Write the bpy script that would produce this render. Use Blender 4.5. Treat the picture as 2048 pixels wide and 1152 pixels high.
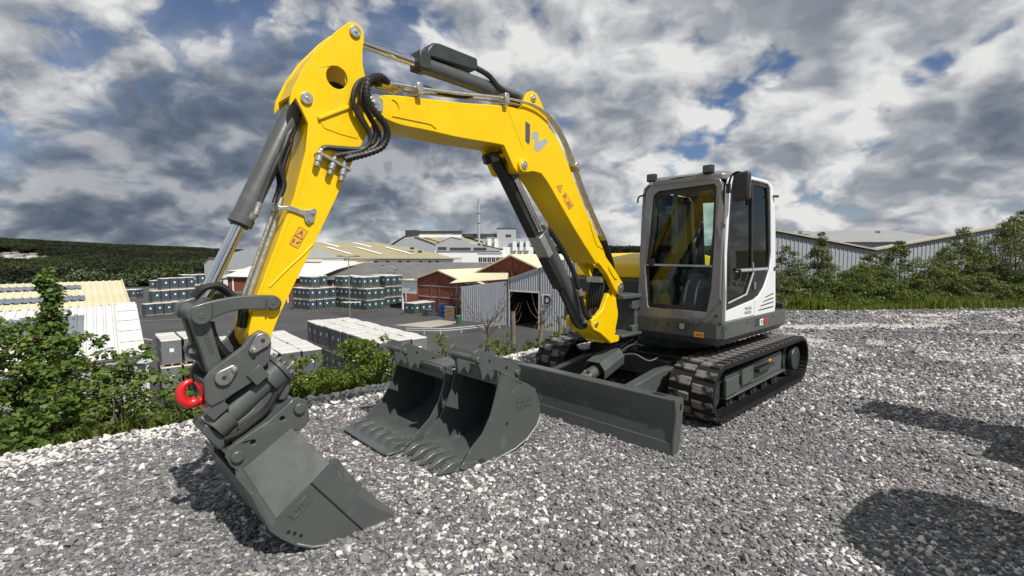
import bpy, math, random
import numpy as np
from mathutils import Vector, Matrix
from mathutils.geometry import tessellate_polygon
R = math.radians
for o in list(bpy.data.objects): bpy.data.objects.remove(o)
SC = bpy.context.scene
COL = SC.collection

# ---------------------------------------------------------------- camera
CAM_H = 1.6785
cd = bpy.data.cameras.new('camera'); cam = bpy.data.objects.new('camera', cd); COL.objects.link(cam)
cam.location = (0, 0, CAM_H); cam.rotation_euler = (math.pi/2 - 0.0731, 0, 0)
cd.sensor_width = 36.0; cd.lens = 993.8/2048*36; cd.clip_start = 0.05; cd.clip_end = 9000
SC.camera = cam
# ---------------------------------------------------------------- light
SUN_EL = R(50); SUN_DIR = Vector((0.63*math.cos(SUN_EL), -0.775*math.cos(SUN_EL), math.sin(SUN_EL))).normalized()
sl = bpy.data.lights.new('sun', 'SUN'); so = bpy.data.objects.new('sun', sl); COL.objects.link(so)
sl.energy = 5.0; sl.angle = R(0.53); sl.color = (1.0, 0.955, 0.88)
so.rotation_euler = SUN_DIR.to_track_quat('Z', 'Y').to_euler(); so.location = (6, -8, 14)
SC.view_settings.view_transform = 'Standard'; SC.view_settings.look = 'None'
SC.view_settings.exposure = 0.0; SC.view_settings.gamma = 1.0

class NT:
    """small helper to wire node trees"""
    def __init__(s, tree): s.t = tree; s.t.nodes.clear()
    def n(s, typ, ins=None, **kw):
        nd = s.t.nodes.new(typ)
        for k, v in kw.items(): setattr(nd, k, v)
        if ins:
            for k, v in ins.items():
                sock = nd.inputs[k]
                if isinstance(v, bpy.types.NodeSocket): s.t.links.new(v, sock)
                else: sock.default_value = v
        return nd
    def math(s, op, a, b=0.0, c=None, clamp=False):
        d = {0: a, 1: b}
        if c is not None: d[2] = c
        return s.n('ShaderNodeMath', d, operation=op, use_clamp=clamp).outputs[0]
    def vmath(s, op, a, b=(0, 0, 0)): return s.n('ShaderNodeVectorMath', {0: a, 1: b}, operation=op).outputs[0]
    def smooth(s, x, a, b, lo=0.0, hi=1.0):
        return s.n('ShaderNodeMapRange', {0: x, 1: a, 2: b, 3: lo, 4: hi}, interpolation_type='SMOOTHSTEP').outputs[0]
    def mix(s, f, a, b, bt='MIX'):
        m = s.n('ShaderNodeMix', data_type='RGBA', blend_type=bt)
        for i, v in ((0, f), (6, a), (7, b)):
            if isinstance(v, bpy.types.NodeSocket): s.t.links.new(v, m.inputs[i])
            else: m.inputs[i].default_value = v if i == 0 else (tuple(v)+(1,) if len(v) == 3 else v)
        return m.outputs[2]
    def noise(s, vec, scale, detail=4, rough=.55, dist=0.0, dims='3D'):
        nd = s.n('ShaderNodeTexNoise', {'Scale': scale, 'Detail': detail, 'Roughness': rough, 'Distortion': dist}, noise_dimensions=dims)
        if vec is not None: s.t.links.new(vec, nd.inputs['Vector'])
        return nd.outputs[0]
    def ramp(s, f, stops, interp='LINEAR'):
        r = s.n('ShaderNodeValToRGB', {0: f}); e = r.color_ramp; e.interpolation = interp
        while len(e.elements) < len(stops): e.elements.new(0.5)
        for el, (p, c) in zip(e.elements, stops): el.position = p; el.color = tuple(c)+(1,) if len(c) == 3 else c
        return r.outputs[0]
    def link(s, a, b): s.t.links.new(a, b)

# ---------------------------------------------------------------- world: sky with broken cumulus
SKY_Z = 8.8; SKY_OFF = (-4, 2, 0); SKY_BANK = (6.5, 0.4, 0); SKY_CL = .72; SKY_T = .418
W = bpy.data.worlds.new('World'); SC.world = W; W.use_nodes = True
w = NT(W.node_tree)
sky = w.n('ShaderNodeTexSky', sky_type='NISHITA'); sky.sun_disc = False
sky.sun_elevation = SUN_EL; sky.sun_rotation = math.atan2(SUN_DIR.x, SUN_DIR.y)
sky.altitude = 60; sky.air_density = 1.0; sky.dust_density = .25; sky.ozone_density = 1.6
tc = w.n('ShaderNodeTexCoord').outputs['Generated']
sep = w.n('ShaderNodeSeparateXYZ', {0: tc})
dz = w.math('MAXIMUM', sep.outputs[2], 0.0)
den = w.math('ADD', dz, 0.60)
px = w.math('DIVIDE', sep.outputs[0], den); py = w.math('DIVIDE', sep.outputs[1], den)
P0 = w.n('ShaderNodeCombineXYZ', {0: px, 1: py, 2: w.math('ADD', w.math('MULTIPLY', dz, .8), SKY_Z)}).outputs[0]
P0 = w.vmath('ADD', P0, SKY_OFF)
wn = w.n('ShaderNodeTexNoise', {'Vector': P0, 'Scale': 4.2, 'Detail': 3.0, 'Roughness': .5}).outputs['Color']
P = w.vmath('ADD', P0, w.vmath('MULTIPLY', w.vmath('SUBTRACT', wn, (.5, .5, .5)), (.15, .15, .15)))
def dens(vec):
    big = w.noise(vec, 1.7, 2, .5)
    mid = w.noise(vec, 4.9, 8, .56)
    puff = w.n('ShaderNodeTexVoronoi', {'Vector': vec, 'Scale': 9.0, 'Detail': 2.0, 'Roughness': .5}, feature='F1', normalize=True).outputs['Distance']
    return w.math('ADD', w.math('ADD', w.math('MULTIPLY', big, .50), w.math('MULTIPLY', mid, .46)), w.math('MULTIPLY', w.math('SUBTRACT', .42, puff), .22))
d0 = dens(P); d1 = dens(w.vmath('ADD', P, (SUN_DIR.x*.05, SUN_DIR.y*.09, .045)))
cover = w.smooth(d0, SKY_T, SKY_T+.055)
thick = w.smooth(d0, SKY_T+.05, SKY_T+.24)
lit = w.smooth(w.math('SUBTRACT', d0, d1), -.085, .10)
bank = w.smooth(w.noise(w.vmath('ADD', P0, SKY_BANK), .9, 2, .5), .40, .58)   # heavier and lighter banks
raw = w.n('ShaderNodeCombineXYZ', {0: w.math('MULTIPLY', w.math('ADD', px, .66), 1.35), 1: w.math('MULTIPLY', w.math('SUBTRACT', py, 1.17), 2.9), 2: 0.0}).outputs[0]
front_ = w.math('ADD', w.n('ShaderNodeVectorMath', {0: raw}, operation='LENGTH').outputs['Value'], w.math('MULTIPLY', w.math('SUBTRACT', w.noise(P0, 3.6, 4), .5), 1.3))
storm = w.smooth(front_, .45, 1.35, 1.0, 0.0)          # rain bank hanging over the hills
bank = w.math('MAXIMUM', w.math('MULTIPLY', bank, .80), storm)
cover = w.math('MAXIMUM', cover, w.math('MULTIPLY', storm, .96)); thick = w.math('MAXIMUM', thick, w.math('MULTIPLY', storm, .60))
dark = w.math('MULTIPLY', w.math('ADD', w.math('MULTIPLY', thick, .66), .16), w.smooth(bank, 0, 1, .55, 1.05))
val = w.math('SUBTRACT', w.math('ADD', w.math('MULTIPLY', lit, .56), .57), dark)
ccol = w.ramp(val, [(0.0, (.125, .160, .225)), (.22, (.205, .245, .315)), (.42, (.36, .40, .46)), (.64, (.72, .74, .77)), (.84, (1.10, 1.10, 1.09))])
skyc = w.mix(1.0, sky.outputs[0], (.74, .83, 1.0), 'MULTIPLY')
bg1 = w.n('ShaderNodeBackground', {0: skyc, 1: .075})
bg2 = w.n('ShaderNodeBackground', {0: ccol, 1: SKY_CL})
mx = w.n('ShaderNodeMixShader', {0: cover, 1: bg1.outputs[0], 2: bg2.outputs[0]})
w.n('ShaderNodeOutputWorld', {0: mx.outputs[0]})
W.cycles.sampling_method = 'MANUAL'; W.cycles.sample_map_resolution = 512

# ---------------------------------------------------------------- materials
MATS = {}
def new_mat(name):
    m = bpy.data.materials.new(name); m.use_nodes = True; MATS[name] = m
    return m, NT(m.node_tree)
def paint(name, col, rough=.45, metal=0.0, var=.10, vscale=2.5, bump=0.0, bscale=60, coat=0.0, dirt=None, dirt_amt=.35, spec=.5, dt=(.52, .72)):
    m, t = new_mat(name)
    co = t.n('ShaderNodeTexCoord').outputs['Object']
    nz = t.noise(co, vscale, 5, .6)
    c = t.mix(1.0, col, t.ramp(nz, [(.25, (1-var,)*3), (.75, (1+var*.6,)*3)]), 'MULTIPLY')
    rg = t.smooth(t.noise(co, vscale*4, 4), .3, .7, max(rough-.09, .02), rough+.1)
    if dirt:
        f = t.smooth(t.noise(t.vmath('ADD', co, (3.3, 1.7, 9)), vscale*2.2, 7, .68), dt[0], dt[1], 0, dirt_amt)
        c = t.mix(f, c, dirt)
    p = t.n('ShaderNodeBsdfPrincipled', {'Base Color': c, 'Roughness': rg, 'Metallic': metal, 'Specular IOR Level': spec, 'Coat Weight': coat, 'Coat Roughness': .12})
    if bump:
        b = t.n('ShaderNodeBump', {'Height': t.noise(co, bscale, 4), 'Strength': bump, 'Distance': .004}); t.link(b.outputs[0], p.inputs['Normal'])
    t.n('ShaderNodeOutputMaterial', {0: p.outputs[0]})
    return m
DUST = (.36, .33, .29)
paint('yellow', (.80, .52, .0), .42, var=.09, coat=.08, dirt=(.42, .31, .045), dirt_amt=.30, dt=(.56, .76), bump=.05, bscale=35, spec=.35)
paint('grey', (.076, .084, .083), .40, var=.12, coat=.15, dirt=(.21, .205, .19), dirt_amt=.45, dt=(.55, .78), bump=.08, bscale=45)
paint('dark_grey', (.032, .036, .037), .42, var=.12, dirt=(.11, .105, .1), dirt_amt=.25)
paint('worn_steel', (.42, .42, .41), .38, metal=.8, var=.35, vscale=12, dirt=(.20, .15, .10), dirt_amt=.5)
paint('chrome', (.72, .74, .77), .10, metal=1.0, var=.04)
paint('zinc', (.55, .55, .52), .36, metal=.85, var=.25, vscale=20, dirt=(.35, .28, .16), dirt_amt=.4)
paint('black_plastic', (.016, .016, .017), .5, var=.2, dirt=(.06, .058, .055), dirt_amt=.4)
paint('hose', (.014, .014, .015), .48, var=.2)
paint('rubber', (.013, .013, .014), .7, spec=.3, var=.3, vscale=9, bump=.3, bscale=30)
paint('dusty_rubber', (.016, .016, .017), .8, var=.3, vscale=3.2, dirt=(.32, .305, .285), dirt_amt=.5, bump=.4, bscale=40, dt=(.49, .60), spec=.25)
paint('shaded_silver', (.20, .205, .212), .34, metal=.25, var=.05, coat=.2)  # cab paint darkened: the shade on its front is put into the colour
paint('white', (.74, .76, .79), .34, var=.03, coat=.25)
paint('red', (.60, .012, .016), .33, var=.1, coat=.3)
paint('decal_dark', (.075, .08, .085), .5, var=.02)
paint('decal_grey', (.36, .37, .38), .45, var=.02)
paint('decal_orange', (.80, .36, .01), .5, var=.02)
paint('decal_red', (.55, .03, .03), .5, var=.02)
paint('decal_white', (.82, .83, .84), .5, var=.02)
paint('seat_cloth', (.045, .047, .05), .85, var=.15, bump=.3, bscale=120)
paint('trim_grey', (.30, .32, .28), .6, var=.1)
def glass(name, tint, rough=.01, ior=1.5):
    m, t = new_mat(name)
    f = t.n('ShaderNodeFresnel', {'IOR': ior})
    tr = t.n('ShaderNodeBsdfTransparent', {0: tuple(tint)+(1,)}); gl = t.n('ShaderNodeBsdfGlossy', {'Color': (1, 1, 1, 1), 'Roughness': rough})
    t.n('ShaderNodeOutputMaterial', {0: t.n('ShaderNodeMixShader', {0: f.outputs[0], 1: tr.outputs[0], 2: gl.outputs[0]}).outputs[0]})
    return m
glass('cab_glass', (.84, .92, .89), .01, 1.33)
glass('lamp_glass', (.5, .5, .48), .1)

# ---------------------------------------------------------------- mesh helpers
class MB:
    def __init__(s): s.v = []; s.f = []
    def add(s, vs, fs):
        o = len(s.v); s.v += [tuple(map(float, p)) for p in vs]; s.f += [tuple(i+o for i in f) for f in fs]; return s
    def box(s, c, size, M=None):
        x, y, z = (d/2 for d in size); vs = [Vector((a*x, b*y, e*z)) for a in (-1, 1) for b in (-1, 1) for e in (-1, 1)]
        if M is not None: vs = [M @ p for p in vs]
        c = Vector(c)
        return s.add([p+c for p in vs], [(0, 1, 3, 2), (4, 6, 7, 5), (0, 4, 5, 1), (2, 3, 7, 6), (0, 2, 6, 4), (1, 5, 7, 3)])
    def span(s, a, b): # axis aligned box between two corners
        a, b = Vector(a), Vector(b); return s.box((a+b)/2, [abs(q) for q in (b-a)])
    def ext(s, poly, fn, h, holes=()):
        """polygon (2d) lifted by fn(u,v,k) for k=0 and 1, with holes"""
        loops = [list(poly)]+[list(q) for q in holes]; flat = [p for l in loops for p in l]; n = len(flat)
        vs = [fn(p[0], p[1], 0) for p in flat]+[fn(p[0], p[1], h) for p in flat]; fs = []
        if not holes:
            fs += [tuple(range(n)), tuple(range(2*n-1, n-1, -1))]
        else:
            tri = tessellate_polygon([[Vector((p[0], p[1], 0)) for p in l] for l in loops])
            fs += [tuple(t) for t in tri]+[tuple(i+n for i in reversed(t)) for t in tri]
        o = 0
        for l in loops:
            m = len(l)
            for i in range(m): j = (i+1) % m; fs.append((o+i, o+n+i, o+n+j, o+j))
            o += m
        return s.add(vs, fs)
    def py(s, poly, y0, y1, holes=()): return s.ext(poly, lambda u, v, k: (u, y0+k, v), y1-y0, holes)
    def px(s, poly, x0, x1, holes=()): return s.ext(poly, lambda u, v, k: (x0+k, u, v), x1-x0, holes)
    def pz(s, poly, z0, z1, holes=()): return s.ext(poly, lambda u, v, k: (u, v, z0+k), z1-z0, holes)
    def tube(s, pts, r, n=10, cap=True):
        pts = [Vector(p) for p in pts]; m = len(pts); rs = r if hasattr(r, '__len__') else [r]*m
        T = [(pts[min(i+1, m-1)]-pts[max(i-1, 0)]).normalized() for i in range(m)]
        up = Vector((0, 0, 1)) if abs(T[0].z) < .9 else Vector((1, 0, 0)); N = T[0].cross(up).normalized(); vs = []
        for i in range(m):
            N = (N-T[i]*N.dot(T[i])).normalized(); B = T[i].cross(N)
            for k in range(n): a = 2*math.pi*k/n; vs.append(pts[i]+(N*math.cos(a)+B*math.sin(a))*rs[i])
        fs = [(i*n+k, i*n+(k+1) % n, (i+1)*n+(k+1) % n, (i+1)*n+k) for i in range(m-1) for k in range(n)]
        if cap: fs += [tuple(range(n-1, -1, -1)), tuple((m-1)*n+k for k in range(n))]
        return s.add(vs, fs)
    def cyl(s, a, b, r, r2=None, n=24): return s.tube([a, b], [r, r if r2 is None else r2], n)
    def ycyl(s, x, z, y0, y1, r, n=24): return s.cyl((x, y0, z), (x, y1, z), r, n=n)
    def build(s, name, mat, parent=None, bevel=0.0, smooth=35, seg=2, M=None):
        me = bpy.data.meshes.new(name); me.from_pydata(s.v, [], s.f); me.update()
        import bmesh
        bm = bmesh.new(); bm.from_mesh(me); bmesh.ops.recalc_face_normals(bm, faces=bm.faces[:]); bm.to_mesh(me); bm.free()
        me.materials.append(MATS[mat])
        if smooth:
            me.polygons.foreach_set('use_smooth', [True]*len(me.polygons)); me.set_sharp_from_angle(angle=R(smooth))
        o = bpy.data.objects.new(name, me); COL.objects.link(o)
        if parent: o.parent = parent
        if M is not None: o.matrix_local = M
        if bevel:
            b = o.modifiers.new('bevel', 'BEVEL'); b.width = bevel; b.segments = seg; b.limit_method = 'ANGLE'; b.angle_limit = R(38); b.harden_normals = False
        return o
def mesh_np(name, v, faces, mat, parent=None, smooth=False, attr=None):
    """fast mesh from arrays; faces is (n,k) with constant k"""
    me = bpy.data.meshes.new(name); v = np.asarray(v, dtype=np.float32); faces = np.asarray(faces, dtype=np.int32)
    n, k = faces.shape
    me.vertices.add(len(v)); me.vertices.foreach_set('co', v.ravel())
    me.loops.add(n*k); me.loops.foreach_set('vertex_index', faces.ravel())
    me.polygons.add(n); me.polygons.foreach_set('loop_start', np.arange(0, n*k, k, dtype=np.int32))
    me.update(calc_edges=True); me.validate()
    if smooth: me.polygons.foreach_set('use_smooth', np.ones(n, dtype=bool))
    if attr is not None:
        a = me.attributes.new('tone', 'FLOAT', 'FACE'); a.data.foreach_set('value', np.asarray(attr, dtype=np.float32))
    me.materials.append(MATS[mat])
    o = bpy.data.objects.new(name, me); COL.objects.link(o)
    if parent: o.parent = parent
    return o
def tag(o, label=None, cat=None, group=None, kind=None):
    if label: o['label'] = label
    if cat: o['category'] = cat
    if group: o['group'] = group
    if kind: o['kind'] = kind
    return o
def empty(name, loc=(0, 0, 0), rz=0.0, label=None, cat=None, group=None):
    o = bpy.data.objects.new(name, None); COL.objects.link(o); o.location = loc; o.rotation_euler = (0, 0, rz); o.empty_display_size = .2
    return tag(o, label, cat, group)
def copy_tree(o, parent=None):
    c = o.copy(); COL.objects.link(c); c.parent = parent
    for ch in list(o.children): copy_tree(ch, c)
    return c
def circ(cx, cy, r, n=20, a0=0, a1=360, inc=False):
    m = n if inc else n
    return [(cx+r*math.cos(R(a0+(a1-a0)*i/(n-1 if inc else n))), cy+r*math.sin(R(a0+(a1-a0)*i/(n-1 if inc else n)))) for i in range(n)]
def smooth_path(pts, n=6):
    """Catmull-Rom through 3d points"""
    p = [Vector(q) for q in pts]; p = [p[0]*2-p[1]]+p+[p[-1]*2-p[-2]]; out = []
    for i in range(1, len(p)-2):
        for k in range(n):
            t = k/n; a, b, c, d = p[i-1], p[i], p[i+1], p[i+2]
            out.append(.5*((2*b)+(c-a)*t+(2*a-5*b+4*c-d)*t*t+(3*b-a-3*c+d)*t**3))
    return out+[p[-2]]
def smooth2(pts, n=4): return [(q.x, q.y) for q in smooth_path([(a, b, 0) for a, b in pts], n)]
def text_obj(name, s, size, mat, parent, origin, right, up, depth=.001, fat=0.0, align='LEFT', space=1.0):
    cu = bpy.data.curves.new('t', 'FONT'); cu.body = s; cu.size = size; cu.extrude = depth; cu.offset = fat; cu.align_x = align; cu.space_character = space
    to = bpy.data.objects.new('t', cu); COL.objects.link(to)
    bpy.context.view_layer.update()
    me = bpy.data.meshes.new_from_object(to.evaluated_get(bpy.context.evaluated_depsgraph_get())); bpy.data.objects.remove(to); bpy.data.curves.remove(cu)
    me.name = name; me.materials.clear(); me.materials.append(MATS[mat])
    o = bpy.data.objects.new(name, me); COL.objects.link(o)
    if parent: o.parent = parent
    r_, u_ = Vector(right).normalized(), Vector(up).normalized(); nn = r_.cross(u_); u_ = nn.cross(r_)
    M = Matrix((r_, u_, nn)).transposed().to_4x4(); M.translation = Vector(origin); o.matrix_local = M
    return o
# ================================================================ EXCAVATOR (machine frame: +X ahead, +Y its left, Z up)
HD = -2.3816
EX = empty('excavator', (2.087, 6.262, 0), HD, 'yellow and grey tracked excavator with white cab, parked on the gravel', 'excavator')
YC = -.08
BOOM_TOP = [(4.188,2.688),(4.126,2.714),(3.995,2.735),(3.492,2.792),(3.013,2.859),(2.771,2.857),(2.610,2.832),(2.454,2.755),(2.330,2.646),(2.245,2.523),(2.134,2.351),(1.907,2.016),(1.680,1.730)]
BOOM_BOT = [(1.777,1.555),(1.827,1.600),(2.104,1.870),(2.366,2.144),(2.503,2.289),(2.607,2.370),(2.733,2.450),(2.876,2.515),(3.047,2.540),(3.495,2.531),(3.759,2.538),(3.983,2.538),(4.108,2.559),(4.176,2.592)]
def sharp_smooth(p, n=3): return smooth2(p, n)
# ---- boom
bt = sharp_smooth(BOOM_TOP[2:], 4); bb = sharp_smooth(BOOM_BOT, 4)
outline = BOOM_TOP[:2]+bt+[(1.60, 1.60)]+bb
boom = MB().py(outline, YC-.15, YC+.15).build('boom', 'yellow', EX, bevel=.007)
for nm, y0, y1 in (('foot_cheek', YC+.085, YC+.148), ('foot_cheek', YC-.148, YC-.085)):
    cheek = [(1.80, 1.83), (1.627, 1.629), (1.50, 1.525), (1.391, 1.421), (1.315, 1.350), (1.290, 1.300), (1.305, 1.255), (1.345, 1.232), (1.395, 1.236), (1.465, 1.287), (1.596, 1.444), (1.70, 1.53), (1.80, 1.60)]
    c = MB().py(cheek, y0, y1+.004).build(nm, 'yellow', boom, bevel=.006)
# raised welds / cast reliefs on the side of the boom
MB().py([(1.43, 1.425), (1.545, 1.535), (1.585, 1.535), (1.575, 1.495), (1.47, 1.39), (1.425, 1.385)], YC+.1525, YC+.163).build('cast_relief', 'yellow', boom, bevel=.008)
MB().py([(1.675, 1.70), (1.90, 2.0), (1.915, 1.985), (1.80, 1.76), (1.77, 1.73)], YC+.15, YC+.158).build('cast_relief', 'yellow', boom, bevel=.005)
MB().py(circ(4.06, 2.64, .055, 14, 90, 270, True)+[(3.75, 2.585), (3.70, 2.56), (3.72, 2.60), (3.86, 2.695)], YC+.15, YC+.157).build('cast_relief', 'yellow', boom, bevel=.004)
MB().tube([(3.01, YC+.15, 2.855), (2.81, YC+.15, 2.535)], .003, 6).build('weld_seam', 'yellow', boom)
MB().tube([(3.77, YC+.15, 2.74), (3.77, YC+.15, 2.54)], .002, 6).build('weld_seam', 'yellow', boom)
# lugs
LUGT = [(2.84, 2.83), (2.759, 2.979), (2.729, 3.035), (2.674, 3.062), (2.618, 3.055), (2.579, 3.016), (2.494, 2.900), (2.42, 2.70)]
for y0 in (YC+.075, YC-.115): MB().py(LUGT, y0, y0+.04).build('cylinder_lug', 'yellow', boom, bevel=.005)
LUGB = [(3.047, 2.56), (3.002, 2.489), (2.930, 2.378), (2.890, 2.345), (2.832, 2.335), (2.775, 2.352), (2.695, 2.37), (2.56, 2.36), (2.70, 2.46), (2.85, 2.55)]
for y0 in (YC+.1, YC-.152): MB().py(LUGB, y0, y0+.052).build('cylinder_lug', 'yellow', boom, bevel=.005)
MB().ycyl(2.832, 2.402, YC-.2, YC+.18, .056, 28).build('lug_boss', 'yellow', boom, bevel=.006)
for x, z, r, y, m in ((2.661, 3.0, .032, YC+.125, 'zinc'), (2.832, 2.402, .034, YC+.19, 'zinc'), (1.36, 1.298, .05, YC+.165, 'worn_steel'), (4.205, 2.64, .04, YC+.185, 'zinc')):
    MB().ycyl(x, z, YC-(y-YC), y, r, 20).ycyl(x, z, y, y+.008, r*.35, 6).build('pivot_pin', m, boom, bevel=.003)
MB().py([(4.23, 2.70), (4.17, 2.70), (4.135, 2.665), (4.14, 2.59), (4.20, 2.60)], YC+.152, YC+.175).build('pin_keeper', 'zinc', boom, bevel=.003)
# logo and stickers
LOGO1 = [(2.791,2.777),(2.735,2.762),(2.735,2.615),(2.755,2.588),(2.790,2.613)]
LOGO2 = [(2.714,2.689),(2.659,2.719),(2.624,2.701),(2.631,2.632),(2.548,2.671),(2.503,2.649),(2.639,2.537),(2.686,2.569),(2.675,2.654),(2.713,2.637)]
fy = YC+.1505
MB().py(LOGO1, fy, fy+.001).build('logo_decal', 'decal_dark', boom, smooth=0); MB().py(LOGO2, fy, fy+.001).build('logo_decal', 'decal_grey', boom, smooth=0)
def ring(poly, w):
    c = Vector((sum(p[0] for p in poly)/len(poly), sum(p[1] for p in poly)/len(poly)))
    return [tuple(c+(Vector(p)-c)*w) for p in poly]
def sticker(poly, y, parent, parts):
    s = MB().py(poly, y, y+.0008).build('warning_decal', 'decal_orange', parent, smooth=0)
    f = MB(); f.py(poly, y+.0009, y+.0014, [ring(poly, .90)])
    a, b, d = Vector(poly[0]), Vector(poly[1]), Vector(poly[-1])
    for pp in parts:
        f.py([tuple(a+(b-a)*u+(d-a)*v) for u, v in pp], y+.0009, y+.0014)
    f.build('pictogram', 'decal_dark', s, smooth=0)
TRI = [(2.388,2.273),(2.306,2.290),(2.336,2.211)]
s1 = MB().py(TRI, fy, fy+.0008).build('warning_decal', 'decal_orange', boom, smooth=0)
f = MB(); f.py(TRI, fy+.0009, fy+.0014, [ring(TRI, .80)]); f.py([(2.352, 2.268), (2.337, 2.271), (2.34, 2.245)], fy+.0009, fy+.0014); f.build('pictogram', 'decal_dark', s1, smooth=0)
sticker([(2.309,2.189),(2.263,2.224),(2.147,2.116),(2.209,2.068)], fy, boom, [[(.2, .1), (.8, .1), (.5, .3)], [(.2, .55), (.4, .5), (.45, .9), (.25, .9)], [(.55, .5), (.8, .6), (.8, .9), (.6, .85)]])
# steel pipes along the boom and their clamps
PIPE = [(4.014,2.824),(3.855,2.836),(3.552,2.868),(3.051,2.935),(2.765,2.950),(2.579,2.922),(2.414,2.842),(2.275,2.709),(2.129,2.500),(1.974,2.256),(1.770,1.976),(1.642,1.830)]
for k, (dy, off) in enumerate(((.175, -.006), (.145, .004), (.112, .016), (.075, -.006), (.03, .010))):
    pts = []
    for i, (x, z) in enumerate(PIPE):
        t = Vector(PIPE[min(i+1, 11)])-Vector(PIPE[max(i-1, 0)]); nrm = Vector((t.y, -t.x)).normalized(); nrm = nrm if nrm.y > 0 else -nrm
        q = Vector((x, z))+nrm*(off-.022); pts.append((q.x, YC+dy, q.y))
    MB().tube(smooth_path(pts, 5), .0095, 8).build('steel_pipe', 'zinc', boom)
for x, z, a in ((3.86, 2.80, 5), (3.04, 2.905, 5), (2.14, 2.47, 57)):
    M = Matrix.Rotation(R(a), 3, 'Y')
    MB().box((x, YC+.105, z), (.045, .19, .085), M).build('pipe_clamp', 'zinc', boom, bevel=.006)
for y in (-.01, .035, .07, .1): # crimped hose ends joining the pipes at both ends
    MB().cyl((4.10, YC+y, 2.815), (3.99, YC+y, 2.81), .017, n=10).cyl((3.98, YC+y, 2.81), (3.94, YC+y, 2.81), .021, n=6).build('pipe_fitting', 'zinc', boom)
    MB().tube([(1.66, YC+y+.03, 1.85), (1.61, YC+y+.03, 1.79)], .019, 8).build('pipe_fitting', 'zinc', boom)
    MB().tube(smooth_path([(1.62, YC+y+.03, 1.80), (1.52, YC+y+.02, 1.66), (1.43, YC+y, 1.53), (1.38, YC+y-.03, 1.42), (1.44, YC+y-.05, 1.30), (1.55, YC+y-.06, 1.16)], 6), .02, 10).build('hydraulic_hose', 'hose', boom)
for k, (pts, r) in enumerate((
    ([(4.095,.06,2.805),(4.190,.08,2.800),(4.265,.13,2.762),(4.306,.14,2.687),(4.308,.14,2.606),(4.253,.13,2.534),(4.209,.12,2.470),(4.222,.11,2.384),(4.303,.10,2.331),(4.445,.09,2.316),(4.520,.085,2.312),(4.548,.085,2.300)], .0165),
    ([(4.101,.10,2.79),(4.178,.13,2.80),(4.275,.17,2.745),(4.299,.18,2.649),(4.262,.18,2.576),(4.171,.17,2.500),(4.149,.16,2.431),(4.186,.15,2.352),(4.279,.13,2.302),(4.369,.11,2.270),(4.413,.10,2.252)], .021),
    ([(4.119,.02,2.80),(4.213,.05,2.80),(4.310,.10,2.74),(4.350,.11,2.663),(4.351,.11,2.593),(4.309,.11,2.520),(4.254,.11,2.448),(4.244,.11,2.377),(4.314,.10,2.316),(4.445,.095,2.275),(4.478,.09,2.262)], .0165),
    ([(4.10,.0,2.80),(4.20,.03,2.775),(4.28,.085,2.71),(4.29,.10,2.62),(4.24,.11,2.54),(4.18,.11,2.44),(4.21,.11,2.36),(4.30,.10,2.31),(4.40,.10,2.28)], .016))):
    pth = smooth_path(pts, 8); h = MB().tube(pth, r, 10)
    for i in range(3, len(pth)-3, 2 if k == 1 else 99):
        d = (pth[i+1]-pth[i]).normalized(); h.cyl(pth[i]-d*.003, pth[i]+d*.003, r*1.17, n=10)
    h.build('hydraulic_hose', 'hose', boom)

# ---- dipper arm
SUP = [(4.355,3.104),(4.328,3.118),(4.298,3.121),(4.271,3.108),(4.249,3.083),(4.245,3.044),(4.258,2.959),(4.259,2.876),(4.241,2.793),(4.195,2.70),(4.150,2.64),(4.165,2.57),(4.227,2.463)]
SLO = [(4.378,2.186),(4.458,2.014),(4.608,1.717),(4.722,1.500),(4.823,1.302),(4.860,1.215),(4.880,1.14),(4.925,1.10),(4.97,1.12),(4.990,1.17)]
SLE = [(4.990,1.228),(4.941,1.424),(4.807,1.772),(4.758,1.896),(4.715,2.004),(4.639,2.284),(4.620,2.446),(4.656,2.521),(4.688,2.577),(4.721,2.528),(4.721,2.556),(4.710,2.613),(4.649,2.741),(4.559,2.879),(4.431,3.030)]
arm_out = SUP+SLO+SLE
hole = circ(4.432, 2.754, .069, 24)
arm = MB().py(arm_out, YC+.118, YC+.142, [hole]).build('dipper_arm', 'yellow', EX, bevel=.004)
MB().py(arm_out, YC-.142, YC-.118, [hole]).build('side_plate', 'yellow', arm, bevel=.004)
low = [(4.62, 2.446), (4.50, 2.50), (4.36, 2.58), (4.25, 2.60), (4.20, 2.53), (4.236, 2.455)]+[(x+.004, z) for x, z in SLO]+[(x-.006, z) for x, z in SLE[:6]]
MB().py(low, YC-.1179, YC+.1179).build('box_section', 'yellow', arm, bevel=.004)
MB().py([(4.564, 2.492), (4.265, 2.650), (4.255, 2.634), (4.560, 2.470)], YC+.142, YC+.162).build('stiffener', 'yellow', arm, bevel=.004)
MB().py([(4.555, 2.475), (4.275, 2.625), (4.25, 2.52), (4.31, 2.40), (4.42, 2.41), (4.52, 2.43)], YC+.142, YC+.146).build('weld_pad', 'yellow', arm, bevel=.003)
edge = [(4.271, 3.108), (4.355, 3.104), (4.431, 3.030), (4.559, 2.879), (4.649, 2.741), (4.700, 2.613)]
mb = MB()
for a, b in zip(edge[1:], edge[2:]): mb.box(((a[0]+b[0])/2-.012, YC, (a[1]+b[1])/2-.012), (math.dist(a, b), .235, .018), Matrix.Rotation(-math.atan2(b[1]-a[1], b[0]-a[0]), 3, 'Y'))
mb.build('spine_plate', 'yellow', arm)
MB().tube(smooth_path([(4.615, YC+.142, 1.72), (4.68, YC+.142, 1.655), (4.77, YC+.142, 1.575), (4.87, YC+.142, 1.475)], 5), .007, 6).build('weld_bead', 'yellow', arm)
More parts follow.
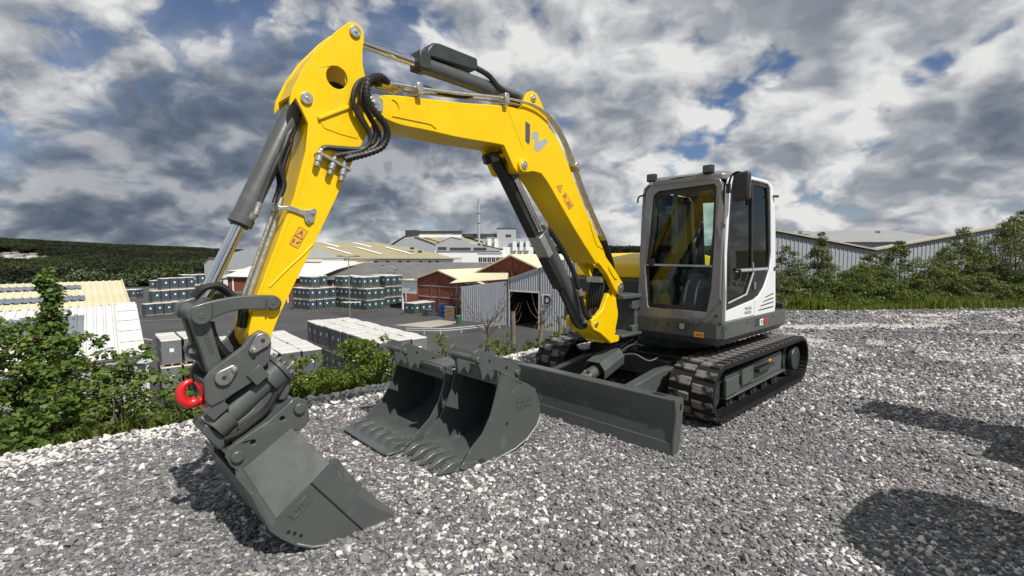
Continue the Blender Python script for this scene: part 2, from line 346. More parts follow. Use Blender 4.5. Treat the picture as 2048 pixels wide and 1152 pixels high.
MB().tube(smooth_path([(4.61, YC+.143, 2.28), (4.70, YC+.143, 1.99), (4.80, YC+.143, 1.74), (4.93, YC+.143, 1.42)], 4), .003, 6).build('weld_bead', 'yellow', arm)
for x, z, r in ((4.309, 3.063, .037), (4.627, 2.587, .036)):
    MB().ycyl(x, z, YC-.158, YC+.158, r, 22).ycyl(x, z, YC+.158, YC+.164, r*.3, 8).build('pivot_pin', 'zinc', arm, bevel=.004)
# hose coupling block
cp = MB().py([(4.592,2.268),(4.580,2.282),(4.378,2.200),(4.380,2.18)], YC+.143, YC+.195).build('coupling_bracket', 'zinc', arm, bevel=.004)
for (x0, z0, x1, z1) in ((4.556,2.300,4.589,2.191),(4.472,2.262,4.512,2.150),(4.405,2.245,4.441,2.118)):
    d = Vector((x1-x0, z1-z0)); mb = MB()
    for t0, t1, r, n in ((0, .25, .016, 6), (.25, .5, .013, 14), (.38, .72, .022, 14), (.72, .85, .016, 14), (.85, 1.0, .02, 14)):
        mb.cyl((x0+d.x*t0, YC+.172, z0+d.y*t0), (x0+d.x*t1, YC+.172, z0+d.y*t1), r, n=n)
    mb.build('quick_coupling', 'zinc', arm, bevel=.002)
BRKT = [(4.803,1.940),(4.740,1.948),(4.677,1.927),(4.635,1.930),(4.597,1.942),(4.587,1.924),(4.604,1.860),(4.638,1.838),(4.658,1.858),(4.665,1.891),(4.725,1.912),(4.765,1.920),(4.804,1.920)]
bk = MB().py(BRKT, YC+.143, YC+.156).box((4.80, YC+.10, 1.93), (.025, .11, .03)).build('pipe_bracket', 'zinc', arm, bevel=.003)
for x, z in ((4.612, 1.912), (4.632, 1.866)): MB().ycyl(x, z, YC+.156, YC+.168, .011, 6).build('bolt', 'zinc', bk)
MB().tube([(4.775, YC+.07, 1.95), (4.80, YC+.07, 1.86), (4.97, YC+.07, 1.40)], .016, 8).build('steel_pipe', 'zinc', arm)
MB().tube([(4.785, YC+.02, 1.95), (4.815, YC+.02, 1.86), (4.985, YC+.02, 1.40)], .012, 8).build('steel_pipe', 'zinc', arm)
for k, y in enumerate((.03, -.01, .07)):
    MB().tube(smooth_path([(4.77+.008*k, YC+y, 1.97), (4.745, YC+y, 2.08), (4.73+.02*k, YC+y, 2.20), (4.69+.02*k, YC+y, 2.32), (4.66+.01*k, YC+y*.6, 2.42), (4.56, YC+y*.5, 2.62), (4.43, YC+y*.5, 2.74), (4.30, YC+y*.5, 2.72)], 6), .016, 8).build('hydraulic_hose', 'hose', arm)
    MB().cyl((4.785, YC+y, 1.93), (4.762, YC+y, 2.0), .02, n=8).build('pipe_fitting', 'zinc', arm)
for k, y in enumerate((.05, .0)):
    MB().tube(smooth_path([(4.965, YC+y, 1.41), (5.0, YC+y, 1.36), (5.03, YC+y-.01, 1.42), (5.09+.02*k, YC+y-.02, 1.485), (5.17, YC+y-.02, 1.48), (5.22, YC+y-.03, 1.43)], 6), .019, 10).build('hydraulic_hose', 'hose', arm)
    MB().tube(smooth_path([(4.97, YC+y, 1.40), (4.985, YC+y, 1.30), (4.99, YC+y, 1.24)], 4), .022, 10).build('hydraulic_hose', 'hose', arm)
sticker([(4.692,1.829),(4.641,1.800),(4.672,1.748),(4.722,1.777)], YC+.1425, arm, [[(.15, .85), (.5, .15), (.85, .85), (.72, .8), (.5, .32), (.28, .8)], [(.45, .4), (.55, .4), (.55, .7), (.45, .7)]])
sticker([(4.723,1.776),(4.672,1.747),(4.702,1.695),(4.753,1.722)], YC+.1425, arm, [[(.15, .3), (.3, .3), (.3, .75), (.15, .75)], [(.8, .2), (.9, .25), (.7, .6), (.55, .65), (.5, .5), (.62, .45)]])

# ---- hydraulic cylinders
def ram(name, a, b, f, rb, rr, eye_a=.05, eye_b=.05, wy=.09):
    """barrel from a (base eye) to fraction f of a-b, rod to b (rod eye)"""
    A, B = Vector((a[0], YC, a[1])), Vector((b[0], YC, b[1])); D = B-A; E = A+D*f; d = D.normalized()
    o = MB().tube([A+d*(eye_a*.6), A+d*(eye_a*1.6), E-d*.001], [rb*.8, rb, rb], 28).cyl(E-d*.05, E, rb*1.09, n=28).ycyl(A.x, A.z, YC-wy/2, YC+wy/2, eye_a, 20).build(name, 'grey', EX, bevel=.004)
    MB().cyl(E, B-d*(eye_b*.7), rr, n=24).build('piston_rod', 'chrome', o)
    MB().ycyl(B.x, B.z, YC-wy/2, YC+wy/2, eye_b, 20).cyl(B-d*(eye_b*1.9), B-d*(eye_b*.5), rr*1.15, n=16).build('rod_eye', 'grey', o, bevel=.004)
    MB().cyl(E, E+d*.012, rb*.8, n=24).build('gland_nut', 'dark_grey', o)
    return o
bc = ram('bucket_cylinder', (4.627, 2.587), (5.206, 1.342), .605, .062, .036)
MB().tube(smooth_path([(4.70, YC+.055, 2.36), (4.78, YC+.072, 2.22), (4.84, YC+.072, 2.08), (4.885, YC+.07, 1.955)], 5), .014, 8).build('oil_line', 'dark_grey', bc)
MB().cyl((4.885, YC+.07, 1.96), (4.91, YC+.07, 1.89), .018, n=8).cyl((4.905, YC+.06, 1.895), (4.935, YC+.04, 1.87), .022, n=8).build('pipe_fitting', 'zinc', bc)
sc_ = ram('dipper_cylinder', (2.661, 3.0), (4.309, 3.075), .655, .060, .033)
cv = [(3.72, 3.10), (3.70, 3.155), (3.655, 3.205), (3.60, 3.215), (3.24, 3.20), (3.23, 3.115), (3.30, 3.10)]
MB().py(cv, YC-.065, YC+.065).build('valve_cover', 'dark_grey', sc_, bevel=.012, seg=3)
MB().box((3.73, YC, 3.06), (.10, .14, .13)).build('cylinder_head', 'dark_grey', sc_, bevel=.012)
MB().tube(smooth_path([(3.24, YC+.03, 3.14), (3.12, YC+.055, 3.10), (3.02, YC+.065, 3.03), (2.90, YC+.06, 3.0), (2.78, YC+.05, 3.0)], 6), .022, 10).build('hydraulic_hose', 'hose', sc_)
MB().tube(smooth_path([(3.30, YC+.09, 2.90), (3.4, YC+.09, 2.86), (3.6, YC+.09, 2.845), (3.75, YC+.09, 2.86), (3.85, YC+.08, 2.83)], 6), .013, 8).build('hydraulic_hose', 'hose', sc_)
MB().tube(smooth_path([(2.56, YC-.02, 2.99), (2.48, YC-.02, 2.93), (2.40, YC-.02, 2.84), (2.34, YC-.02, 2.72)], 6), .03, 10).build('hydraulic_hose', 'hose', sc_)
mc = ram('boom_cylinder', (1.79, .949), (2.832, 2.402), .63, .068, .037, .06, .055, .1)
def along(a, b, t): return Vector(a)+(Vector(b)-Vector(a))*t
A_, B_ = Vector((1.79, YC, .949)), Vector((2.832, YC, 2.402)); dd = (B_-A_).normalized(); nn_ = Vector((dd.z, 0, -dd.x))
def cb(t, off, dy): q = A_+(B_-A_)*t+nn_*off; return Vector((q.x, YC+dy, q.z))
Mr = Matrix((dd, Vector((0, 1, 0)), dd.cross(Vector((0, 1, 0))))).transposed()
L_ = (B_-A_).length
MB().box(cb(.86, .085, -.02), (L_*.46, .11, .045), Mr).build('rod_guard', 'black_plastic', mc, bevel=.008)
MB().box(cb(.565, .088, .0), (L_*.13, .15, .03), Mr).box(cb(.565, .065, .07), (L_*.13, .008, .07), Mr).build('guard_bracket', 'zinc', mc, bevel=.004)
MB().box(cb(.40, .088, 0), (L_*.21, .12, .06), Mr).build('valve_block', 'black_plastic', mc, bevel=.01)
MB().cyl(cb(.52, 0, 0), cb(.545, 0, 0), .076, n=28).build('barrel_band', 'grey', mc)
MB().tube(smooth_path([cb(.30, .09, .0), cb(.20, .10, .01), cb(.11, .12, .02), cb(.03, .11, .03), cb(.0, .03, .06), (1.72, YC+.05, 1.02), (1.66, YC, 1.06)], 6), .026, 10).build('hydraulic_hose', 'hose', mc)
h = MB(); pth = smooth_path([cb(.63, -.075, .03), cb(.55, -.09, .05), cb(.45, -.10, .07), cb(.34, -.09, .09), cb(.22, -.03, .115), cb(.10, .03, .12), cb(.03, .0, .13), (1.74, YC+.12, 1.03), (1.66, YC+.06, 1.08)], 8)
h.tube(pth, .024, 10)
for i in range(2, len(pth)-2, 2): d = (pth[i+1]-pth[i]).normalized(); h.cyl(pth[i]-d*.004, pth[i]+d*.004, .028, n=10)
h.build('hydraulic_hose', 'hose', mc)
MB().cyl(cb(.62, -.07, .03), cb(.66, -.055, .02), .024, n=10).build('pipe_fitting', 'zinc', mc)
MB().cyl(cb(.20, -.02, .118), cb(.235, -.035, .112), .031, n=12).build('hose_clamp', 'zinc', mc)
wl = MB().box((3.06, YC+.02, 2.455), (.10, .11, .085), Matrix.Rotation(R(20), 3, 'Y')).build('work_light', 'black_plastic', boom, bevel=.01)
MB().box((3.115, YC+.02, 2.435), (.006, .085, .06), Matrix.Rotation(R(20), 3, 'Y')).build('lens', 'lamp_glass', wl)
MB().tube([(3.03, YC+.02, 2.50), (2.98, YC+.02, 2.54)], .015, 8).box((2.975, YC+.03, 2.475), (.08, .14, .015)).build('light_bracket', 'yellow', wl)

# ---- swing post
KING = [(1.594,1.253),(1.513,1.197),(1.454,1.179),(1.439,1.107),(1.419,1.058),(1.418,0.989),(1.447,0.893),(1.486,0.822),(1.476,0.803),(1.357,0.784),(1.374,0.743),(1.420,0.722),(1.540,0.721),(1.609,0.772),(1.730,0.850),(1.840,0.896),(1.873,0.945),(1.872,1.000),(1.776,1.035),(1.685,1.095),(1.635,1.188)]
kp = MB().py(KING, YC+.115, YC+.172).build('swing_post', 'yellow', EX, bevel=.009)
MB().py(KING, YC-.172, YC-.115).build('cheek_plate', 'yellow', kp, bevel=.009)
MB().span((1.36, YC-.115, .725), (1.60, YC+.115, .80)).span((1.37, YC-.112, .80), (1.44, YC+.112, 1.32)).build('post_web', 'yellow', kp, bevel=.006)
MB().py([(1.60, .80), (1.78, .90), (1.84, .93), (1.80, .86), (1.62, .76)], YC-.114, YC+.114).build('post_gusset', 'yellow', kp, bevel=.005)
MB().ycyl(1.36, 1.298, YC-.084, YC+.084, .075).build('foot_bush', 'dark_grey', kp)
MB().ycyl(1.80, .949, YC-.185, YC+.183, .027, 18).build('pivot_pin', 'zinc', kp, bevel=.003)
for k in range(6):
    y = YC-.085+.034*k
    MB().tube(smooth_path([(1.50, y, 1.50), (1.56, y, 1.33), (1.60, y, 1.15), (1.56, y, .98), (1.46, y, .86)], 6), .015, 8).build('hydraulic_hose', 'hose', kp)
MB().span((1.585, YC-.10, 1.355), (1.615, YC+.10, 1.42)).build('hose_clamp', 'zinc', kp, bevel=.005)

# ---- linkage, tilting hitch and bucket
LINK = [(5.285,1.335),(5.275,1.382),(5.239,1.402),(5.158,1.420),(5.036,1.435),(4.881,1.431),(4.838,1.417),(4.817,1.384),(4.829,1.353),(4.862,1.344),(5.014,1.359),(5.101,1.349),(5.173,1.322),(5.195,1.300),(5.225,1.292),(5.265,1.302)]
tl = MB().py(smooth2(LINK, 3), YC+.150, YC+.182).build('tipping_link', 'grey', EX, bevel=.006)
MB().py(smooth2(LINK, 3), YC-.182, YC-.150).build('link_plate', 'grey', tl, bevel=.006)
for x, z, r in ((5.226, 1.345, .046), (4.866, 1.386, .036)): MB().ycyl(x, z, YC-.19, YC+.196, r, 24).ycyl(x, z, YC+.196, YC+.199, r*.35, 10).build('pivot_pin', 'grey', tl, bevel=.004)
MB().span((5.165, YC+.182, 1.325), (5.172, YC+.194, 1.41)).build('keeper', 'grey', tl); MB().span((4.895, YC+.182, 1.35), (4.905, YC+.194, 1.40)).build('keeper', 'grey', tl)
HL = [(5.270,1.335),(5.225,1.385),(5.178,1.33),(5.150,1.18),(5.115,1.03),(5.10,.99),(5.16,.96),(5.195,1.03),(5.225,1.15)]
hl = MB().py(HL, YC+.06, YC+.135).build('bucket_link', 'grey', EX, bevel=.007)
MB().py(HL, YC-.135, YC-.06).build('link_plate', 'grey', hl, bevel=.007)
MB().py([(5.225, 1.18), (5.262, 1.165), (5.275, 1.135), (5.262, 1.10), (5.20, 1.06), (5.15, 1.04), (5.15, 1.18)], YC-.03, YC+.01, [circ(5.240, 1.132, .019, 12)]).build('lifting_eye', 'grey', hl, bevel=.004)
pl = MB().py([(5.211, 1.252), (5.188, 1.257), (5.160, 1.135), (5.183, 1.129)], YC+.135, YC+.139, [[(5.207, 1.247), (5.192, 1.250), (5.166, 1.140), (5.180, 1.135)]]).build('cast_name_plate', 'grey', hl)
for i in range(6): # worn raised marks on the plate, no longer legible
    q = Vector((5.205, 1.236))+Vector((-.21, -.98))*.018*i
    MB().py([(q.x-.002, q.y), (q.x-.016, q.y+.004), (q.x-.0175, q.y-.004), (q.x-.007, q.y-.006), (q.x-.0055, q.y-.011), (q.x-.003, q.y-.0105)], YC+.135, YC+.139).build('embossed_mark', 'grey', hl)
COUP = [(4.941,1.235),(4.990,1.208),(5.034,1.150),(5.088,1.116),(5.180,1.056),(5.220,1.006),(5.226,0.975),(5.221,0.877),(5.198,0.851),(5.158,0.864),(4.990,0.948),(4.931,1.021),(4.897,1.052),(4.884,1.154),(4.897,1.210)]
ht = MB().py(COUP, YC+.150, YC+.190).build('tilt_hitch', 'grey', EX, bevel=.006)
MB().py(COUP, YC-.190, YC-.150).build('hitch_plate', 'grey', ht, bevel=.006)
MB().py([(4.99, .95), (5.16, .865), (5.20, .86), (5.215, .98), (5.12, .96), (4.97, 1.02), (4.92, 1.03)], YC-.148, YC+.148).build('hitch_deck', 'grey', ht, bevel=.004)
def tear(cx, cz, r1, dx, dz, r2):
    a = math.degrees(math.atan2(dz, dx)); return circ(cx, cz, r1, 12, a+75, a+285, True)+circ(cx+dx, cz+dz, r2, 10, a-75, a+75, True)
for cx, cz, dx, dz in ((4.938, 1.180, .048, -.047), (5.138, 1.003, -.048, .040)):
    k = MB().py(tear(cx, cz, .043, dx, dz, .022), YC+.190, YC+.214).build('pin_retainer', 'worn_steel', ht, bevel=.004)
    MB().ycyl(cx, cz, YC+.214, YC+.217, .012, 12).build('pin_end', 'dark_grey', k)
    MB().ycyl(cx+dx, cz+dz, YC+.214, YC+.233, .013, 6).build('bolt', 'zinc', k, bevel=.002)
    MB().ycyl(cx, cz, YC-.2, YC+.188, .036, 20).build('pivot_pin', 'grey', ht)
MB().box((4.965, YC+.155, .985), (.085, .10, .085), Matrix.Rotation(R(37), 3, 'Y')).box((5.17, YC+.13, .83), (.10, .10, .075), Matrix.Rotation(R(37), 3, 'Y')).box((4.945, YC+.192, 1.07), (.014, .006, .10), Matrix.Rotation(R(-8), 3, 'Y')).build('actuator_mount', 'grey', ht, bevel=.006)
a0, a1 = Vector((5.165, YC+.09, .715)), Vector((4.845, YC+.09, .955)); ad = (a1-a0).normalized()
act = MB().cyl(a0, a1, .068, n=32).cyl(a0-ad*.01, a0+ad*.085, .083, n=32).cyl(a1-ad*.06, a1+ad*.03, .088, n=32).cyl(a1+ad*.03, a1+ad*.055, .10, n=32).build('rotary_actuator', 'grey', ht, bevel=.004)
for i in range(14):
    a = 2*math.pi*i/14; u = Vector((0, 1, 0)); v2 = ad.cross(u); q = a1+ad*.05+(u*math.cos(a)+v2*math.sin(a))*.083
    MB().cyl(q, q+ad*.03, .011, n=6).build('bolt', 'grey', act)
hk = [Vector((5.258+.050*math.cos(R(q)), YC+.03, .910+.060*math.sin(R(q)))) for q in [-125+222*i/23 for i in range(24)]]
MB().tube(hk, [.030-.016*(i/23)**2 for i in range(24)], 12).tube([hk[0], (5.215, YC+.03, .853), (5.18, YC+.03, .868)], [.024, .027, .03], 12).span((5.165, YC, .835), (5.215, YC+.06, .945)).build('lifting_hook', 'red', ht, bevel=.004)
MB().tube([(5.240, YC+.03, .962), (5.226, YC+.03, .94), (5.212, YC+.03, .91)], .006, 8).build('hook_latch', 'red', ht)
QH = [(4.797,0.820),(4.754,0.818),(4.722,0.795),(4.706,0.752),(4.700,0.666),(4.760,0.618),(4.805,0.640),(5.086,0.465),(5.130,0.520),(5.150,0.570),(5.138,0.615),(5.100,0.640),(4.929,0.722),(4.831,0.788)]
qh = MB().py(QH, YC+.205, YC+.24, [circ(4.856, .718, .015, 10), circ(5.016, .621, .015, 10)]).build('hitch_frame', 'grey', EX, bevel=.006)
MB().py(QH, YC-.24, YC-.205).build('frame_plate', 'grey', qh, bevel=.006)
MB().py([(4.79, .79), (4.93, .712), (5.08, .63), (5.10, .56), (4.80, .69)], YC-.204, YC+.204).build('frame_deck', 'grey', qh, bevel=.004)
MB().py([(4.85, .80), (4.82, .86), (4.87, .90), (4.93, .83), (5.0, .76), (5.10, .70), (5.14, .66), (5.10, .63), (4.93, .72)], YC+.03, YC+.13).build('tilt_saddle', 'grey', qh, bevel=.01)
MB().py([(5.07, .63), (5.135, .66), (5.215, .745), (5.235, .70), (5.16, .585)], YC-.13, YC+.13).build('frame_arm', 'grey', qh, bevel=.008)
MB().py([(4.80, .79), (4.84, .80), (4.83, .93), (4.78, .99), (4.755, .94), (4.77, .84)], YC-.11, YC+.13).build('frame_arm', 'grey', qh, bevel=.008)
for x, z in ((4.760, .758), (5.098, .566)): MB().ycyl(x, z, YC-.26, YC+.262, .034, 24).build('cross_pin', 'grey', qh, bevel=.008)
MB().tube(smooth_path([(4.86, YC+.17, .86), (4.92, YC+.175, .77), (4.99, YC+.17, .715), (5.07, YC+.165, .665), (5.13, YC+.15, .645)], 6), .017, 10).build('hydraulic_hose', 'hose', qh)
MB().tube(smooth_path([(4.80, YC+.13, .90), (4.88, YC+.14, .80), (4.97, YC+.145, .73), (5.06, YC+.15, .68)], 6), .017, 10).build('hydraulic_hose', 'hose', qh)
h = MB(); pth = smooth_path([(5.16, YC+.04, 1.29), (5.145, YC+.05, 1.20), (5.09, YC+.06, 1.10), (5.03, YC+.06, 1.03), (4.98, YC+.04, .96)], 8)
h.tube(pth, .021, 10)
for i in range(1, len(pth)-1): d = (pth[i]-pth[i-1]).normalized(); h.cyl(pth[i]-d*.005, pth[i]+d*.004, .026, n=10)
h.build('hydraulic_hose', 'hose', ht)

paint('bright_steel', (.62, .62, .60), .45, metal=.5, var=.4, vscale=25, dirt=(.12, .12, .12), dirt_amt=.8)
# grading bucket
YS, YE = .40, -.56
SIDE = [(4.693,0.487),(4.655,0.450),(4.614,0.357),(4.526,0.230),(4.385,0.092),(4.285,0.020),(4.322,-0.006),(4.490,-0.010),(4.685,-0.002),(4.795,0.029),(4.874,0.083),(4.936,0.142),(4.997,0.212),(4.975,0.264)]
bk = MB().py(SIDE, YS-.014, YS).build('bucket', 'grey', EX, bevel=.003)
MB().py(SIDE, YE, YE+.014).build('side_plate', 'grey', bk, bevel=.003)
sh = [(4.285, .016), (4.49, .004), (4.685, .012), (4.80, .045), (4.88, .098), (4.945, .16), (5.0, .22), (5.05, .34), (5.09, .45)]
o_ = [(4.285, .004), (4.49, -.012), (4.685, -.006), (4.81, .026), (4.893, .08), (4.962, .145), (5.018, .21), (5.068, .335), (5.108, .45)]
MB().py(sh+o_[::-1], YE-.008, YS+.008).build('shell', 'grey', bk, bevel=.003)
# sloping top flank between hitch and side plate (both sides)
P1, P2, P3, P4 = Vector((4.808, YC+.238, .655)), Vector((5.072, YC+.238, .487)), Vector((4.985, YS-.002, .262)), Vector((4.690, YS-.002, .487))
for sgn in (1, -1):
    vs = [Vector((p.x, p.y if sgn > 0 else 2*YC-p.y, p.z)) for p in (P1, P2, P3, P4)]; nrm = (vs[1]-vs[0]).cross(vs[3]-vs[0]).normalized()*(-.012*sgn)
    MB().add(vs+[q+nrm for q in vs], [(0, 1, 2, 3), (7, 6, 5, 4), (0, 4, 5, 1), (1, 5, 6, 2), (2, 6, 7, 3), (3, 7, 4, 0)]).build('flank_panel', 'grey', bk, bevel=.003)
    q = [Vector((5.108, YC+.236, .52)), Vector((5.108, YC+.236, .44)), Vector((5.018, YS, .205)), Vector((4.985, YS-.006, .262)), Vector((5.072, YC+.236, .487))]
    q = [Vector((p.x, p.y if sgn > 0 else 2*YC-p.y, p.z)) for p in q]; e = Vector((-.012, 0, -.012))
    MB().add(q+[p+e for p in q], [(0, 1, 2, 3, 4), (9, 8, 7, 6, 5)]+[(i, (i+1) % 5, (i+1) % 5+5, i+5) for i in range(5)]).build('flank_panel', 'grey', bk, bevel=.002)
MB().py([(4.80, .66), (4.70, .50), (4.69, .47), (4.72, .47), (4.83, .63), (5.06, .49), (5.075, .50)], YC-.236, YC+.236).build('top_web', 'grey', bk)
MB().py([(4.69, .49), (4.62, .42), (4.63, .41), (4.70, .47)], YE+.014, YS-.014).build('top_lip', 'grey', bk)
# bent leading edge of the side plate
fl = [(4.693, .487), (4.655, .452), (4.614, .359), (4.526, .232), (4.385, .094), (4.290, .026)]
vs = [(x, YS, z) for x, z in fl]+[(x-(.012+.035*math.sin(math.pi*i/5)), YS-.06*math.sin(math.pi*min(1, (i+.6)/5.6)), z+.012+.02*math.sin(math.pi*i/5)) for i, (x, z) in enumerate(fl)]
MB().add(vs, [(i, i+1, i+7, i+6) for i in range(5)]).build('bent_edge', 'grey', bk)
ew = MB(); ew.tube([(4.29, YS+.004, .004), (4.49, YS+.004, -.004), (4.685, YS+.004, .004), (4.80, YS+.004, .036), (4.885, YS+.004, .09)], .0055, 6); ew.build('worn_edge', 'bright_steel', bk)
MB().span((4.28, YE-.01, -.008), (4.50, YS+.012, .012)).build('cutting_edge', 'worn_steel', bk, bevel=.003)
MB().tube([(4.796, YS+.0005, .399), (4.64, YS+.0005, .195), (4.495, YS+.0005, .006)], .0055, 6).build('plate_gap', 'black_plastic', bk)
for x, z in ((4.924, .168), (4.893, .148), (4.859, .122)): MB().ycyl(x, z, YS-.002, YS+.0012, .011, 12).build('drain_hole', 'black_plastic', bk)
zu, zv = Vector((-.772, 0, .635)), Vector((.635, 0, .772))
pz = Vector((4.926, YS+.001, .262)); ze = []
for a, b in ((0, 0), (.125, 0), (.125, .052), (0, .052)): q = pz+zu*a-zv*b+zv*.0; ze.append((q.x, q.z))
MB().py(ze, YS, YS+.005).build('maker_plate', 'grey', bk, bevel=.003)
text_obj('embossed_lettering', 'ZEE', .042, 'grey', bk, pz+zu*.03-zv*.036+Vector((0, .005, 0)), zu, zv, .003, .0012)
MB().tube(smooth_path([pz+zu*.115-zv*.044+Vector((0, .005, 0)), pz+zu*.06-zv*.046+Vector((0, .005, 0)), pz+zu*.02-zv*.036+Vector((0, .005, 0)), pz+zu*.018-zv*.012+Vector((0, .005, 0))], 5), .0025, 6).build('embossed_swoosh', 'grey', bk)
# ================================================================ undercarriage
TX, TR, TZ0 = 1.12, .272, .318       # wheel centres, belt outer radius, axle height
def stadium(off, n=14):
    """points of the belt loop at distance off outside the wheel line, with outward normals"""
    r = TR+off; out = []
    for i in range(n+1): a = R(90-180*i/n); out.append((TX+r*math.cos(a), TZ0+r*math.sin(a), math.cos(a), math.sin(a)))
    for x in np.linspace(TX, -TX, 16)[1:-1]: out.append((x, TZ0-r, 0, -1))
    for i in range(n+1): a = R(270-180*i/n); out.append((-TX+r*math.cos(a), TZ0+r*math.sin(a), math.cos(a), math.sin(a)))
    for x in np.linspace(-TX, TX, 16)[1:-1]: out.append((x, TZ0+r, 0, 1))
    return out
def walk(s, off=0.0):
    """point, normal and tangent at arc length s on the belt"""
    L1 = 2*TX; L2 = math.pi*TR; P_ = 2*(L1+L2); s = s % P_
    if s < L2: a = math.pi/2-s/TR; return (TX+TR*math.cos(a), TZ0+TR*math.sin(a)), (math.cos(a), math.sin(a))
    s -= L2
    if s < L1: return (TX-s, TZ0-TR), (0, -1)
    s -= L1
    if s < L2: a = -math.pi/2-s/TR; return (-TX+TR*math.cos(a), TZ0+TR*math.sin(a)), (math.cos(a), math.sin(a))
    s -= L2
    return (-TX+s, TZ0+TR), (0, 1)
PERI = 2*(2*TX+math.pi*TR)
lug_me = None
# lug: length along the belt (x), width (y), height (z), with sloped flanks
def lug_mesh():
    b = MB(); l0, l1, w0, w1, h = .050, .040, .109, .105, .022
    b.add([(-l0, -w0, 0), (l0, -w0*.9, 0), (l0*1.15, w0, 0), (-l0*.7, w0, 0), (-l1, -w1, h), (l1*.9, -w1, h), (l1*1.2, w1*.94, h), (-l1*.6, w1*.94, h)], [(3, 2, 1, 0), (4, 5, 6, 7), (0, 1, 5, 4), (1, 2, 6, 5), (2, 3, 7, 6), (3, 0, 4, 7)])
    return b
for side in (1, -1):
    yo, yi = 1.125*side, .675*side; y0, y1 = min(yo, yi), max(yo, yi)
    so_, si_ = stadium(0.0), stadium(-.032); n = len(so_); vs = []
    for (x, z, _, _), (x2, z2, _, _) in zip(so_, si_): vs += [(x, y0, z), (x, y1, z), (x2, y1, z2), (x2, y0, z2)]
    fs = []
    for i in range(n):
        j = (i+1) % n
        for k in range(4): fs.append((i*4+k, i*4+(k+1) % 4, j*4+(k+1) % 4, j*4+k))
    tk = MB().add(vs, fs).build('track', 'rubber', EX, smooth=30)
    first = None; N = 42
    for i in range(N):
        for h_ in (0, 1):
            (x, z), (nx, nz) = walk((i+.5*h_)*PERI/N)
            yy = (yi+yo)/2+(.116 if h_ else -.116)*side
            t = Vector((nz, 0, -nx)); nn = Vector((nx, 0, nz)); yv = nn.cross(t)
            fl = 1 if h_ == 0 else -1
            M = Matrix((t, yv*fl*side, nn)).transposed()
            if M.determinant() < 0: M = Matrix((-t, yv*fl*side, nn)).transposed()
            M = M.to_4x4(); M.translation = Vector((x, yy, z))-nn*.002
            if lug_me is None:
                first = lug_mesh().build('tread_lug', 'dusty_rubber', tk, bevel=.004, seg=1, M=M); lug_me = first
            else:
                o = lug_me.copy(); COL.objects.link(o); o.parent = tk; o.matrix_parent_inverse = Matrix(); o.matrix_local = M
    ribs = MB()
    for i in range(92):
        (x, z), (nx, nz) = walk(i*PERI/92); t = Vector((nz, 0, -nx)); nn = Vector((nx, 0, nz))
        ribs.box(Vector((x, yo-side*.075, z))-nn*.036, (.022, .13, .010), Matrix((t, nn.cross(t), nn)).transposed())
    ribs.build('inner_rib', 'rubber', tk)
    # side frame
    yf0, yf1 = sorted((.80*side, 1.03*side)); yc_ = .80*side
    fr = MB().py([(.86, .27), (.86, .43), (-.70, .47), (-.74, .44), (-.74, .24), (.86, .22)], *sorted((.78*side, 1.01*side))).py([(.92, .215), (.92, .195), (-.76, .215), (-.76, .24)], *sorted((.76*side, 1.055*side))).build('track_frame', 'grey', EX, bevel=.008)
    MB().py([(.93, .225), (.93, .40), (.62, .415), (.62, .24)], *sorted((1.012*side, 1.05*side))).build('idler_cover', 'grey', fr, bevel=.008)
    MB().py([(.50, .26), (.50, .43), (.20, .44), (.20, .26)], *sorted((1.012*side, 1.035*side))).build('side_cover', 'grey', fr, bevel=.006)
    MB().py([(.61, .40), (.47, .43), (.49, .30), (.53, .30), (.53, .38), (.61, .36)], *sorted((1.012*side, 1.03*side))).build('chain_guide', 'black_plastic', fr, bevel=.004)
    stp = MB().py([(.16, .35), (.16, .395), (-.30, .40), (-.30, .36)], *sorted((1.012*side, 1.085*side))).build('step', 'dark_grey', fr, bevel=.005)
    for xs in (.10, -.02, -.14): MB().span((xs-.05, side*1.015, .398), (xs+.03, side*1.08, .404)).build('grip_pad', 'black_plastic', stp)
    MB().py([(-.29, .315), (-.29, .42), (-.36, .425), (-.36, .405), (-.31, .40), (-.31, .335), (-.36, .335), (-.36, .315)], *sorted((1.012*side, 1.02*side))).build('tie_down_mark', 'decal_orange', fr)
    for xr in (.70, .38, .06, -.26, -.58):
        MB().ycyl(xr, .135, *sorted((.80*side, .99*side)), .085, 20).ycyl(xr, .135, *sorted((.99*side, 1.0*side)), .04, 12).build('track_roller', 'dark_grey', EX, bevel=.006)
    for nm, xw in (('front_idler', TX), ('drive_sprocket', -TX)):
        w_ = MB().ycyl(xw, TZ0, *sorted((.82*side, .98*side)), TR-.034, 32).ycyl(xw, TZ0, *sorted((.98*side, 1.0*side)), .13, 24).build(nm, 'dark_grey', EX, bevel=.008)
    MB().ycyl(-TX, TZ0, *sorted((1.0*side, 1.06*side)), .15, 28).build('travel_motor', 'dark_grey', EX, bevel=.012)
# centre frame
MB().span((-.75, -.8, .32), (.75, .8, .52)).span((-.9, -.45, .30), (.95, .45, .50)).pz(circ(0, 0, .48, 32), .52, .74).build('undercarriage_frame', 'dark_grey', EX, bevel=.02)
